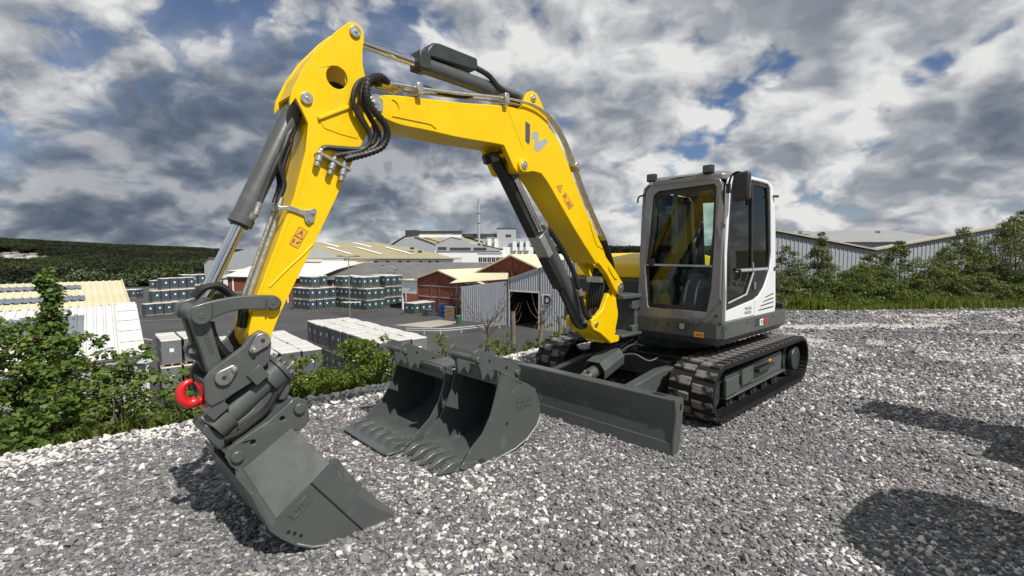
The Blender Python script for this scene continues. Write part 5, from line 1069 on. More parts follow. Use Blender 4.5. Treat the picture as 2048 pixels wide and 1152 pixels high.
gl_ = fb('conveyor_gallery', -37.2, -17.5, 174, 176, 7.9, 8.9, 'dark_steel'); MB().span((-37.0, 173, 7.0), (-32.6, 176.5, 9.1)).build('gallery_head', 'dark_steel', gl_); MB().span((-32.5, 174, 6.6), (-16.8, 176, 7.5)).build('gallery_skirt', 'white_wall', gl_)
fb('conveyor_gallery', -17.4, -4.0, 174, 176, 6.8, 7.9, 'dark_steel'); fb('roof_plant', -17, -9, 176, 180, 6.3, 8.0, 'grey_wall')
tw = fb('rooftop_tower', -5.2, 1.4, 173, 178, 5.0, 9.6, 'grey_wall'); MB().span((-2.2, 172.9, 6.7), (-.3, 173, 7.6)).build('tower_window', 'dark_steel', tw); MB().span((-5.4, 172.8, 9.6), (1.6, 178.2, 9.8)).build('tower_cap', 'dark_steel', tw)
for x0, x1, zt in ((-8.2, -7.0, 6.0), (-5.9, -4.7, 6.0), (.2, 1.6, 5.0), (2.6, 3.8, 5.0), (4.6, 5.8, 5.0)): fb('parapet_pier', x0, x1, 167, 172, 2.0, zt, 'white_wall')
fb('parapet_band', -.2, 6.6, 169, 171, 5.0, 6.1, 'grey_wall'); fb('upper_hall', -10, 6.4, 172, 186, 2.0, 5.4, 'grey_wall')
for x0, x1, z0, z1 in ((-20.5, -13.6, 2.3, 3.0), (-12.6, -8.4, 2.3, 3.0), (-24.4, -21.6, 2.4, 3.2)): MB().span((x0, 164.4, z0), (x1, 164.6, z1)).build('window_band', 'dark_steel', fc, smooth=0)
fb('window_band', -11.2, -3.4, 164.8, 165, 1.0, 1.75, 'grey_wall')
for i in range(6): w__ = fb('window', -11+1.45*i, -9.85+1.45*i, 164.85, 165, -1.6, -.2, 'window_dark'); MB().span((-10.5+1.45*i, 164.8, -1.6), (-10.42+1.45*i, 164.85, -.2)).build('mullion', 'white_wall', w__)
ch = empty('chimney', (-11.4, 172, YARD), 0, 'tall slim grey chimney rising behind the factory roof', 'chimney')
MB().cyl((0, 0, 0), (0, 0, 26.1), .42, .36, 20).build('shaft', 'grey_wall', ch); MB().cyl((0, 0, 25.2), (0, 0, 26.4), .46, n=20).build('cap', 'grey_wall', ch)
for zz in (18, 21.5): MB().cyl((0, 0, zz), (0, 0, zz+.25), .45, n=20).build('band', 'dark_steel', ch)
# white-walled low hall left of the arm and farther sheds
ll, lf = house('low_hall', 'pale low hall with cream roof, seen between cylinder rod and yellow arm', (-61.5, 108), -6, [(0, YARD), (0, -2.75), (26, -2.4), (26, YARD)], 26, 'grey_wall', 'cream_roof')
MB().add([lf(-.6, -2.55, -.7), lf(27, -2.3, -.7), lf(27, .3, 24), lf(11, .1, 20)], [(0, 1, 2, 3)]).build('main_roof', 'cream_roof', ll, smooth=0)
for s_ in (2.2, 9.8, 17): part_box(ll, lf, 'downpipe', s_, s_+.15, YARD, -2.8, -.15, 0, 'dark_steel')
fs_, ff = house('far_shed', 'distant grey shed with saw-tooth pale roof edge by the wood', (-104, 168), -4, [(0, -8.5), (0, -2.4), (2, -.6), (30, -.6), (30, -8.5)], 18, 'grey_wall', 'grey_wall', rt=.1)
op, of_ = house('open_shed', 'distant open-sided dark shed with white roof at the wood edge', (-108, 176), -3, [(0, -10), (0, -3.6), (9, -3.4), (9, -10)], 8, 'dark_steel', 'white_roof')
# near sheds lower left
ws = empty('white_roof_shed', (0, 0, 0), 0, 'near shed with white ribbed roof and grey skylight, below the bank', 'shed')
ra, rb = Vector((-20.9, 27.5, -1.2)), Vector((-27.6, 20.0, -1.2)); ea, eb = Vector((-16.7, 22.4, -3.0)), Vector((-23.4, 14.9, -3.0))
corr_roof(ea, eb, rb, ra, .36, .06).build('roof_slope', 'white_roof', ws, smooth=0)
up_ = (eb-ea).cross(ra-ea).normalized(); up_ = up_ if up_.z > 0 else -up_
def onroof(u, v, ea=ea, eb=eb, ra=ra, rb=rb, h=.07, up=up_): return (ea+(eb-ea)*u)+((ra+(rb-ra)*u)-(ea+(eb-ea)*u))*v+up*h
corr_roof(onroof(.22, .42), onroof(.60, .42), onroof(.60, .80), onroof(.22, .80), .36, .06).build('skylight', 'skylight', ws, smooth=0)
for i in range(5): MB().add([onroof(.005, .02+.2*i, h=.075), onroof(.09, .02+.2*i, h=.075), onroof(.09, .21+.2*i, h=.08), onroof(.005, .21+.2*i, h=.08)], [(0, 1, 2, 3)]).build('verge_sheet', 'white_roof', ws, smooth=0)
dv = Vector((.62, -.78, 0))*.0
corr((ea.x-.1, ea.y+.05), (eb.x, eb.y+.05), YARD, lambda t_: -3.1, .30, .04).build('cladding', 'grey_wall', ws, smooth=0)
MB().add([(ea.x-.15, ea.y+.1, YARD), (ra.x-.1, ra.y-.2, YARD), (ra.x-.1, ra.y-.2, -1.35), (ea.x-.15, ea.y+.1, -3.1)], [(0, 1, 2, 3)]).build('gable_wall', 'grey_wall', ws, smooth=0)
MB().tube([(ea.x+.12, ea.y-.12, -3.06), (eb.x+.12, eb.y-.12, -3.06)], .07, 8).build('gutter', 'dark_steel', ws)
MB().tube([(ea.x+.08, ea.y-.08, -3.1), (ea.x+.08, ea.y-.08, YARD)], .06, 8).span((ea.x-.25, ea.y-.3, -3.35), (ea.x+.2, ea.y+.1, -3.1)).build('downpipe', 'white_wall', ws)
cs_ = empty('cream_roof_shed', (0, 0, 0), 0, 'shed with cream ribbed roof and long skylight strips, behind the white-roofed one', 'shed')
ca, cb_ = Vector((-21.6, 27.9, -1.28)), Vector((-29.6, 19.6, -1.28)); cr, cq = Vector((-28.2, 35.8, -.40)), Vector((-37.6, 26.6, -.40))
corr_roof(ca, cb_, cq, cr, .32, .04).build('roof_slope', 'cream_roof', cs_, smooth=0)
up2 = (cb_-ca).cross(cr-ca).normalized(); up2 = up2 if up2.z > 0 else -up2
rr = lambda u, v: onroof(u, v, ca, cb_, cr, cq, .06, up2)
for u0, u1, v0, v1 in ((.16, .75, .19, .36), (.17, .62, .64, .80)): corr_roof(rr(u0, v0), rr(u1, v0), rr(u1, v1), rr(u0, v1), .32, .04).build('skylight', 'skylight', cs_, smooth=0)
MB().add([(ca.x, ca.y, YARD), (cr.x, cr.y, YARD), (cr.x, cr.y, -.5), (ca.x, ca.y, -1.38)], [(0, 1, 2, 3)]).add([(cr.x, cr.y, YARD), (cq.x, cq.y, YARD), (cq.x, cq.y, -.5), (cr.x, cr.y, -.5)], [(0, 1, 2, 3)]).build('wall', 'white_wall', cs_, smooth=0)
MB().tube([rr(-.002, 0), rr(-.002, .5), rr(-.002, 1)], .05, 6).build('verge_trim', 'cream_roof', cs_)
paint('trim_cream', (.42, .39, .31), .6)
# right-hand warehouse
wh = empty('warehouse', (0, 0, 0), 0, 'blue-grey profiled warehouse with two shallow gables behind the right hedge', 'warehouse')
WX = [(12.0, 3.0), (18.9, 1.70), (30.0, 3.75), (41, 1.7)]
for (x0, z0), (x1, z1) in zip(WX, WX[1:]):
    corr((x0, 26), (x1, 26), -7, lambda t_, z0=z0, z1=z1: z0+(z1-z0)*t_, .21, .03).build('cladding', 'warehouse_sheet', wh, smooth=0)
    MB().add([(x0, 25.8, z0+.05), (x1, 25.8, z1+.05), (x1, 25.8, z1+.13), (x0, 25.8, z0+.13)], [(0, 1, 2, 3)]).add([(x0, 25.8, z0+.13), (x1, 25.8, z1+.13), (x1, 26.5, z1+.13), (x0, 26.5, z0+.13)], [(0, 1, 2, 3)]).add([(x0, 26.5, z0+.13), (x1, 26.5, z1+.13), (x1, 26.5, -7), (x0, 26.5, -7)], [(0, 1, 2, 3)]).build('roof_edge', 'trim_cream', wh, smooth=0)
fh, hf = house('far_hall', 'farther low hall with pale ribbed roof, above the warehouse valley', (36, 60), -2, [(0, -3), (0, 2.75), (17, 2.75), (17, -3)], 16, 'grey_wall', 'grey_wall', rt=.05)
MB().add([hf(-.6, 2.88, -.6), hf(18, 2.88, -.6), hf(16.4, 4.75, 11), hf(1.8, 4.4, 11)], [(0, 1, 2, 3)]).build('main_roof', 'pale_roof', fh, smooth=0)
for s_ in (2.6, 12.8): part_box(fh, hf, 'roof_vent', s_, s_+1.2, 4.0, 4.45, 7, 8, 'grey_wall')
# far low roof between boom and cab
fr_, frf = house('far_roof_hall', 'distant cream-roofed hall seen between boom and cab', (12, 66), -20, [(0, YARD), (0, .6), (8, 1.2), (16, .5), (16, YARD)], 20, 'blue_grey_sheet', 'cream_roof')
# lamp posts
def lamp(name, label, x, y, top, arm, r=.10):
    e = empty(name, (x, y, YARD), 0, label, 'lamp post'); h_ = top-YARD
    MB().tube([(0, 0, 0), (0, 0, h_*.5), (0, 0, h_)], [r, r*.8, r*.6], 10).build('post', 'zinc', e)
    MB().tube(arm(h_), .05, 8).build('arm', 'zinc', e); a = arm(h_)
    for q in (a[0], a[-1]): MB().box((q[0], q[1], q[2]), (.75, .25, .12)).build('lamp_head', 'dark_steel', e, bevel=.03)
    return e
l1 = lamp('lamp_post', 'tall twin-headed lamp post standing in the yard', -21.06, 64.15, 1.0, lambda h_: [(-1.1, 0, h_+.1), (0, 0, h_), (1.1, 0, h_+.1)])
MB().box((.35, -.1, 1.95), (2.3, .1, .12)).build('barrier_arm', 'decal_white', l1)
lamp('lamp_post', 'slim lamp post with curved arm, beside the brick storehouse', -20.2, 86.5, -1.0, lambda h_: [(-2.3, 0, h_+.25), (-1.2, 0, h_+.2), (-.4, 0, h_-.05), (0, 0, h_-.4)], .09)
e = empty('floodlight_mast', (-55.0, 96, YARD), 0, 'thin mast with box standing behind the left pallet stacks', 'mast'); MB().cyl((0, 0, 0), (0, 0, 6.2), .09, n=8).build('mast', 'zinc', e); MB().span((-.7, -.3, 1.9), (.7, .3, 3.0)).build('cabinet', 'white_wall', e)
# guard rail
gpts = smooth_path([(-10.8, 50.6, 0), (-8.5, 50.2, 0), (-6.4, 50.6, 0), (-3.5, 52.6, 0), (-1.4, 54.6, 0)], 5)
grd = empty('guard_rail', (0, 0, 0), 0, 'low curved steel guard rail in front of the D shed', 'guard rail')
for dz_ in (.42, .62): MB().tube([(p.x, p.y, YARD+dz_) for p in gpts], .06, 6).build('rail', 'grey_wall', grd)
for p in gpts[::4]: MB().span((p.x-.06, p.y-.02, YARD), (p.x+.06, p.y+.12, YARD+.66)).build('post', 'grey_wall', grd)
bin_ = MB().cyl((0, 0, 0), (0, 0, .95), .30, .36, 14).cyl((0, 0, .95), (0, 0, 1.1), .40, .30, 14).build('litter_bin', 'bin_green' if 'bin_green' in MATS else 'dark_grey', bevel=.02); bin_.location = (-6.2, 57.5, YARD)
paint('bin_green', (.03, .11, .06), .6); bin_.data.materials[0] = MATS['bin_green']; tag(bin_, 'small green litter bin by the corrugated annex wall', 'bin')
# ================================================================ pallet loads
def load_mat(name, ca_, cb2):
    m, t = new_mat(name); co = t.n('ShaderNodeTexCoord').outputs['Object']
    br = t.n('ShaderNodeTexBrick', {'Vector': t.vmath('MULTIPLY', co, (1, 1, 1)), 'Scale': 5.5, 'Mortar Size': .02, 'Color1': ca_+(1,), 'Color2': cb2+(1,), 'Mortar': (.10, .13, .145, 1)}, offset=0.0)
    s = t.n('ShaderNodeSeparateXYZ', {0: co}); v2 = t.n('ShaderNodeCombineXYZ', {0: t.math('ADD', s.outputs[0], s.outputs[1]), 1: s.outputs[2], 2: 0.0}); t.link(v2.outputs[0], br.inputs['Vector'])
    t.n('ShaderNodeOutputMaterial', {0: t.n('ShaderNodeBsdfPrincipled', {'Base Color': br.outputs[0], 'Roughness': .28}).outputs[0]})
load_mat('load_blue', (.036, .052, .070), (.054, .072, .094)); load_mat('load_green', (.030, .058, .058), (.046, .082, .076)); load_mat('load_wrapped', (.085, .09, .10), (.13, .135, .145)); load_mat('load_pale', (.16, .165, .175), (.22, .225, .235))
paint('wrap_white', (.60, .585, .565), .5, var=.3, vscale=2.2, bump=.6, bscale=9); paint('pallet_wood', (.33, .25, .155), .85, var=.3, vscale=3)
LW, LH = 1.10, 1.60
def load_proto(mat):
    e = empty('pallet_load', (0, 0, -50)); g = LW/2-.055
    MB().span((-g, -g, .16), (g, g, LH-.09)).build('bottle_layers', mat, e, smooth=0)
    MB().span((-g-.02, -g-.02, LH-.12), (g+.02, g+.02, LH)).build('top_sheet', 'wrap_white', e, bevel=.045)
    p = MB()
    for y in (-.45, 0, .45): p.span((-g, y-.06, .0), (g, y+.06, .13))
    p.span((-g, -g, .13), (g, g, .158)); p.build('wooden_pallet', 'pallet_wood', e, smooth=0)
    MB().span((-.02, -g-.004, .85), (.20, -g-.001, 1.07)).build('paper_label', 'decal_white', e, smooth=0); MB().span((g+.001, -.10, .85), (g+.004, .12, 1.07)).build('paper_label', 'decal_white', e, smooth=0)
    return e
PROTO = {}
ORD = ['first', 'second', 'third', 'fourth', 'fifth', 'sixth', 'seventh', 'eighth', 'ninth', 'tenth', 'eleventh', 'twelfth']
def stack(desc, C_, ang, na, nb, heights, mat, seed=0):
    """na columns along angle ang, nb along ang+90, heights(i,j) layers; only those with a free face are placed"""
    e1 = Vector((math.cos(R(ang)), math.sin(R(ang)))); e2 = Vector((-e1.y, e1.x)); C_ = Vector(C_); rr_ = random.Random(seed)
    for i in range(na):
        for j in range(nb):
            h_ = heights(i, j)
            for k in range(h_):
                buried = k < h_-1 and 0 < i < na-1 and 0 < j < nb-1 and all(heights(i+a, j+b) > k for a, b in ((1, 0), (-1, 0), (0, 1), (0, -1)))
                if buried: continue
                if k == h_-1 and h_ > 2 and rr_.random() < .10: continue
                mt = mat if rr_.random() < .72 else {'load_blue': 'load_green', 'load_green': 'load_blue', 'load_wrapped': 'load_pale'}[mat]
                if mt not in PROTO: PROTO[mt] = load_proto(mt); o = PROTO[mt]
                else: o = copy_tree(PROTO[mt])
                p = C_+e1*LW*(i+.5)+e2*LW*(j+.5); o.location = (p.x+rr_.uniform(-.03, .03), p.y+rr_.uniform(-.03, .03), YARD+.04+LH*k+(rr_.uniform(0, .05) if k == h_-1 else 0)); o.rotation_euler = (0, 0, R(ang+rr_.uniform(-2.0, 2.0)))
                lay = 'top' if k == h_-1 else ('bottom' if k == 0 else 'middle')
                tag(o, f'pallet load, {ORD[i]} along, {ORD[j]} back, {lay} layer, {desc}', 'pallet load', 'pallet loads stacked in the yard')
stack('in long white-topped stack nearest the bank', (-15.58, 37.30), -49, 11, 3, lambda i, j: 2, 'load_wrapped', 1)
stack('in white-topped stack behind yellow arm foot', (-18.6, 30.0), -51, 7, 4, lambda i, j: 2, 'load_wrapped', 2)
stack('in small stack left of red hook', (-22.8, 31.4), -50, 3, 2, lambda i, j: 2, 'load_wrapped', 3)
stack('in three-high stack right beside the arm', (-32.2, 72.6), -36, 4, 4, lambda i, j: 3 if i < 3 and j > 0 else 2, 'load_blue', 4)
stack('in greenish stack behind the lamp post', (-26.6, 74.2), -37, 7, 3, lambda i, j: (3 if i < 6 else 2), 'load_green', 5)
stack('in stack against the brick storehouse', (-22.4, 77.2), -40, 4, 3, lambda i, j: 3, 'load_green', 6)
stack('in small group before the brick storehouse', (-14.6, 66.6), -38, 2, 4, lambda i, j: 1, 'load_blue', 7)
for r_i, (cx_, cy_, na_) in enumerate(((-47.6, 64.1, 5), (-47.75, 65.7, 5), (-47.7, 67.4, 4))):
    stack('in ' + ('front low', 'middle', 'rear tall')[r_i] + ' row of stepped left stack', (cx_, cy_), 60, na_, 1, lambda i, j, r_i=r_i: r_i+1, 'load_blue', 80+r_i)
stack('in stack behind the stepped one', (-50.6, 76.5), 46, 3, 3, lambda i, j: 3 if j else 2, 'load_green', 9)
stack('in farthest stack near the wood', (-66, 90), 10, 4, 2, lambda i, j: 2, 'load_blue', 10)
stack('in low far row before the wood', (-74, 88), 8, 6, 2, lambda i, j: 1, 'load_blue', 12)
stack('in stack beside the low pale hall', (-61.5, 100.5), -8, 3, 2, lambda i, j: 2, 'load_green', 11)
paint('crate_blue', (.05, .12, .38), .5, var=.15, vscale=3)
for nm, lab, cat, x, y, sz_, mt in (('plastic_crate', 'blue plastic crate pile by the brick storehouse wall', 'crate', -8.6, 64.9, (2.0, 1.2, 1.75), 'crate_blue'), ('wooden_pallets', 'brown wooden pallet pile in front of the blue crates', 'pallets', -7.6, 63.0, (1.7, 1.2, 1.55), 'pallet_wood'), ('pallet_load', 'single low dark pallet load beside the small group', 'pallet load', -11.1, 65.2, (1.2, 1.1, .95), 'load_green')):
    e = empty(nm, (x, y, YARD+.03), R(-38), lab, cat)
    n_ = 7 if nm == 'wooden_pallets' else 3
    for k in range(n_): MB().span((-sz_[0]/2, -sz_[1]/2, sz_[2]*k/n_), (sz_[0]/2, sz_[1]/2, sz_[2]*(k+.72)/n_)).build('layer', mt, e, bevel=.02)
ms = empty('marker_sign', (6.9, 50.4, YARD), R(-38), 'small red and white sign board on the D shed wall', 'sign')
paint('sign_red', (.55, .06, .05), .6); MB().span((-.7, -.2, .5), (.7, -.16, 1.9)).build('board', 'sign_red', ms); MB().span((-.45, -.23, .75), (.0, -.205, 1.25)).span((.1, -.23, 1.2), (.5, -.205, 1.65)).build('marking', 'decal_white', ms)
# ================================================================ vegetation
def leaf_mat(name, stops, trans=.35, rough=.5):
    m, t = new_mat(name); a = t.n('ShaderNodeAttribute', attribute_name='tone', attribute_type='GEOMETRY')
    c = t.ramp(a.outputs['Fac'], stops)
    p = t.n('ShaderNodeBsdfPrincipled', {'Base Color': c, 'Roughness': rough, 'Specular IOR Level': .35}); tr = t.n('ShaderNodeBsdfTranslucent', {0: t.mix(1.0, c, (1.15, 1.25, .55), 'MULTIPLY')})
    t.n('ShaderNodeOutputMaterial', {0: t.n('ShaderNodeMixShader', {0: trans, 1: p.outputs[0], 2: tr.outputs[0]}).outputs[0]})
leaf_mat('leaf_sycamore', [(0, (.036, .070, .016)), (.45, (.080, .140, .027)), (.80, (.165, .225, .042)), (.93, (.29, .30, .05)), (.96, (.22, .10, .040)), (1, (.26, .12, .05))])
leaf_mat('leaf_bramble', [(0, (.046, .070, .016)), (.5, (.105, .150, .028)), (.85, (.20, .235, .046)), (.95, (.27, .25, .06)), (1, (.24, .115, .045))])
leaf_mat('leaf_bright', [(0, (.060, .10, .014)), (.5, (.125, .185, .022)), (.85, (.215, .265, .034)), (1, (.30, .31, .05))], .42)
leaf_mat('leaf_hawthorn', [(0, (.050, .066, .021)), (.5, (.120, .142, .042)), (.85, (.20, .215, .068)), (1, (.24, .22, .08))], .28)
leaf_mat('leaf_blossom', [(0, (0.031, 0.050, 0.020)), (.45, (0.077, 0.105, 0.034)), (.70, (0.133, 0.147, 0.056)), (.74, (0.476, 0.434, 0.308)), (1, (0.500, 0.500, 0.462))], .25)
leaf_mat('leaf_wood_shaded', [(0, (.008, .014, .007)), (.5, (.018, .028, .011)), (1, (.034, .044, .016))], .15, .8)  # cloud shade over the hills is put into these dark greens
t = NT.__new__(NT); t.t = MATS['leaf_wood_shaded'].node_tree
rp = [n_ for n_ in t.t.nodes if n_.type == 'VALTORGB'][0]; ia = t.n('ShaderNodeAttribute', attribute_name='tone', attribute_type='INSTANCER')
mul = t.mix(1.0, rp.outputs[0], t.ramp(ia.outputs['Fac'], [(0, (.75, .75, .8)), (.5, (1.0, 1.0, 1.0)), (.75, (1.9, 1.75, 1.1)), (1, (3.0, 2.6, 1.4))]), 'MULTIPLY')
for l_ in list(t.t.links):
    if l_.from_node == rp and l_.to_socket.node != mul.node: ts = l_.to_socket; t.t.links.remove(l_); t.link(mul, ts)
leaf_mat('leaf_pale_tree', [(0, (.035, .055, .022)), (.6, (.085, .115, .05)), (1, (.15, .18, .09))], .25)
leaf_mat('grass_blade', [(0, (.070, .105, .018)), (.5, (.145, .190, .034)), (.8, (.22, .25, .05)), (1, (.36, .30, .16))], .35)
paint('bark', (.14, .11, .085), .95, var=.4, vscale=6, bump=.8, bscale=25); paint('dead_wood', (.19, .155, .12), .95, var=.4, vscale=5, bump=.7, bscale=20, dirt=(.10, .075, .055), dirt_amt=.6); paint('twig', (.13, .105, .08), .9, var=.3)
LEAF4 = np.array([(0, 0, 0), (-.36, .45, .06), (0, 1, 0), (.36, .45, .06)])
LEAF9 = np.array([(0, 0, 0), (-.30, .10, .03), (-.52, .42, .02), (-.26, .55, .05), (-.30, .84, .0), (0, 1.08, -.04), (.30, .84, 0), (.26, .55, .05), (.52, .42, .02), (.30, .10, .03)])
def leaf_mesh(name, P_, N_, size, tone, mat, parent, shape=LEAF4, rg=rng):
    """one mesh of many leaves at P_, facing N_"""
    n = len(P_); N_ = N_/np.linalg.norm(N_, axis=1, keepdims=True); r_ = rg.normal(size=(n, 3)); T_ = np.cross(N_, r_); T_ /= np.linalg.norm(T_, axis=1, keepdims=True); B_ = np.cross(N_, T_)
    k = len(shape); s = np.asarray(size).reshape(-1, 1, 1)*np.ones((n, 1, 1))
    V = P_[:, None, :]+s*(T_[:, None, :]*shape[None, :, 0:1]+B_[:, None, :]*(shape[None, :, 1:2]-.5)+N_[:, None, :]*shape[None, :, 2:3])
    return mesh_np(name, V.reshape(-1, 3), np.arange(n*k).reshape(n, k), mat, parent, attr=np.clip(tone, 0, 1))
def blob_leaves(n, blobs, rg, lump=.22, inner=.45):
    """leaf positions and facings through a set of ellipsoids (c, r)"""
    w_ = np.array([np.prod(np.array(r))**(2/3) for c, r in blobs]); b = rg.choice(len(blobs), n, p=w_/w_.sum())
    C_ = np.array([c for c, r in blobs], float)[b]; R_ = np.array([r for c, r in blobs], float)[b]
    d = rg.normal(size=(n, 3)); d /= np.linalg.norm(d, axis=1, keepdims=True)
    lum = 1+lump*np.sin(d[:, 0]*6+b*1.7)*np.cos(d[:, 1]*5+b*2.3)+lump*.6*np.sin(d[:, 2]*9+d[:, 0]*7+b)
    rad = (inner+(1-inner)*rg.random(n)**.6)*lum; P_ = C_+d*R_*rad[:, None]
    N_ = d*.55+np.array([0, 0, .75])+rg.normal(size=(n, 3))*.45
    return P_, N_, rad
def tuft_blobs(rg, base, H, Wd, n, r0, spire=0.0, low=.0):
    """foliage clumps hung around a few rising stems"""
    out = []
    for i in range(n):
        t = rg.random()**1.15; a = rg.uniform(0, 6.28); rr = Wd*(1-t)**(.55+spire)*rg.uniform(.25, 1.0)+.04
        r = r0*(1.08-.72*t)*rg.uniform(.7, 1.25); out.append(((base[0]+rr*math.cos(a), base[1]+rr*math.sin(a), base[2]+low+H*t), (r*1.15, r*1.15, r*.62)))
    return out
def bush(name, label, cat, base, H, Wd, nblob, r0, nleaf, size, mat, seed, spire=0.0, shape=LEAF4, group=None, stems=4, tone_mu=.45, tone_sd=.2, low=.1, extra=(), clear=False):
    rg = np.random.default_rng(seed); e = empty(name, base, 0, label, cat, group); bl = tuft_blobs(rg, (0, 0, 0), H, Wd, nblob, r0, spire, low)+list(extra)
    P_, N_, rad = blob_leaves(nleaf, bl, rg)
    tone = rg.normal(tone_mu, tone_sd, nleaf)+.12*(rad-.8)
    f = leaf_mesh('foliage', P_, N_, size*np.exp(rg.normal(0, .25, nleaf)), tone, mat, e, shape, rg); tag(f, kind='stuff')
    for k in range(stems):
        c = bl[int(rg.integers(0, min(len(bl), nblob)))][0]; q = Vector((rg.uniform(-.1, .1)*Wd, rg.uniform(-.1, .1)*Wd, -.3))
        mid = Vector(c)*.55+q*.45+Vector((rg.normal()*.06, rg.normal()*.06, 0)); MB().tube(smooth_path([q, mid, c], 4), [.022*(1-.8*i/8)*max(1, H/2) for i in range(9)], 6).build('stem', 'twig', e)
    return e
def gz1(x, y): return float(ground_z(np.array([x]), np.array([y]))[0])
BL = 'bushes on the left bank'
# --- left bank
SY = dict(shape=LEAF9, stems=6)
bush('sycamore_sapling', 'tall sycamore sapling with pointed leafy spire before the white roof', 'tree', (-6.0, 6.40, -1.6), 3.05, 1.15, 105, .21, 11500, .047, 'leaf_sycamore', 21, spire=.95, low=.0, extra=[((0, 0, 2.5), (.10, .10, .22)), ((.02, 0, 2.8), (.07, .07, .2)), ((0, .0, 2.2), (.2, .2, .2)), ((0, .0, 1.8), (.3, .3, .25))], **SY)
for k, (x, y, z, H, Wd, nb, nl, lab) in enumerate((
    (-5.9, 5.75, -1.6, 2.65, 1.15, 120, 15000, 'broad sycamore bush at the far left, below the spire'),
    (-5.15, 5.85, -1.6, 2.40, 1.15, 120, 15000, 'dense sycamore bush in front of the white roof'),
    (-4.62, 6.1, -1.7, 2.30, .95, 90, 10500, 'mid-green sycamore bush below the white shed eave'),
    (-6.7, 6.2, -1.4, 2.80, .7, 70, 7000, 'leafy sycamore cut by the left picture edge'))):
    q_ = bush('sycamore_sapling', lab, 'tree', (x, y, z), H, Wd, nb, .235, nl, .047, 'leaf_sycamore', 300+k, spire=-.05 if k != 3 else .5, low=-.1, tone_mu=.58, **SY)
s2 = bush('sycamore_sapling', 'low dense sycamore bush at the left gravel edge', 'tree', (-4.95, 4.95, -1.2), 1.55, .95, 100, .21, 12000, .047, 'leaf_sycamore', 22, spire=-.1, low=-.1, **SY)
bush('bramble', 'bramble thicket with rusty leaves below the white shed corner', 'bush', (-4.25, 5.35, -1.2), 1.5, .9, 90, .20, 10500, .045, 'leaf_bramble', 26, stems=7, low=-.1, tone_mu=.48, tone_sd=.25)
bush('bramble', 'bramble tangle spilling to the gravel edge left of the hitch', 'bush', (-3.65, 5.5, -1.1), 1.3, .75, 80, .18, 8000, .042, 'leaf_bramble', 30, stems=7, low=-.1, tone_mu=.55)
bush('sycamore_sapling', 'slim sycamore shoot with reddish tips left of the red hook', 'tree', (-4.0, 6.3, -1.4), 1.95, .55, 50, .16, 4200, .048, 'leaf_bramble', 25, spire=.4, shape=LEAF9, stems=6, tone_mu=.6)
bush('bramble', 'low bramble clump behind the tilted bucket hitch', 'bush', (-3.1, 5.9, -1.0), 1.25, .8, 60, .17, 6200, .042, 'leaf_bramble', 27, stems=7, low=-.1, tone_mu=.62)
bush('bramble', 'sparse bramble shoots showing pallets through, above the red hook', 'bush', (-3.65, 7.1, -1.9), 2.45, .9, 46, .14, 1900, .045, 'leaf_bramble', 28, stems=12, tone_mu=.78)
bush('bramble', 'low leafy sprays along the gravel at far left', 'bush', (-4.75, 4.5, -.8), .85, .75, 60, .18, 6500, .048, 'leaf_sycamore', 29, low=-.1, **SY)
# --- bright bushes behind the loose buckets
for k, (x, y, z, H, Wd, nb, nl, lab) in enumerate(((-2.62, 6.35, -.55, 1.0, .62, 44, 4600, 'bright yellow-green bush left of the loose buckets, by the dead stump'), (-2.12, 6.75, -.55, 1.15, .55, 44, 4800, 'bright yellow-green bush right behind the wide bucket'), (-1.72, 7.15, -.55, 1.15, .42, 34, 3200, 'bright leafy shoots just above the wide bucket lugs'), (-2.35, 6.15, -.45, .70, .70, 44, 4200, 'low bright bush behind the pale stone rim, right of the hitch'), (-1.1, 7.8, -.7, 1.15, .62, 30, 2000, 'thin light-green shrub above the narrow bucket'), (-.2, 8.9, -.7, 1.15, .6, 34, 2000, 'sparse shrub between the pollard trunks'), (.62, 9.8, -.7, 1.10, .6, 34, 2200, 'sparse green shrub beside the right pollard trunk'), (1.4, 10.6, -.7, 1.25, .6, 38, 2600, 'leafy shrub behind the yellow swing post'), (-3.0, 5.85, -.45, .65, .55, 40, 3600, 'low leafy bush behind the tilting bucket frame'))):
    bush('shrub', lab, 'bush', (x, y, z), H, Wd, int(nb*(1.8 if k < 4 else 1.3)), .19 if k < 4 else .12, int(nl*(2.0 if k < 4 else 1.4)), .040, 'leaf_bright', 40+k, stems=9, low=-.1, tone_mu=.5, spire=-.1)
# undergrowth over the bank
n = 42000; ux = rng.uniform(-12, 9, n); uy = rng.uniform(1, 24, n); ud = sdist(RAISED, ux, uy)
k = (ud > .12) & (ud < 7.0) & (rng.random(n) < .35+.65*vnoise(ux, uy, .8, 6)) & (ux < 6.8); ux, uy = ux[k], uy[k]; hh = rng.random(ux.size)**1.5*(.12+.30*vnoise(ux, uy, .9, 8))
up_ = np.stack([ux, uy, ground_z(ux, uy)+hh+.02], 1)
ug = leaf_mesh('undergrowth', up_, rng.normal(size=up_.shape)*.5+np.array([0, 0, .9]), .06*np.exp(rng.normal(0, .3, len(up_))), rng.normal(.5, .22, len(up_)), 'leaf_bramble', None); tag(ug, 'low leafy brambles covering the bank', None, None, 'stuff')
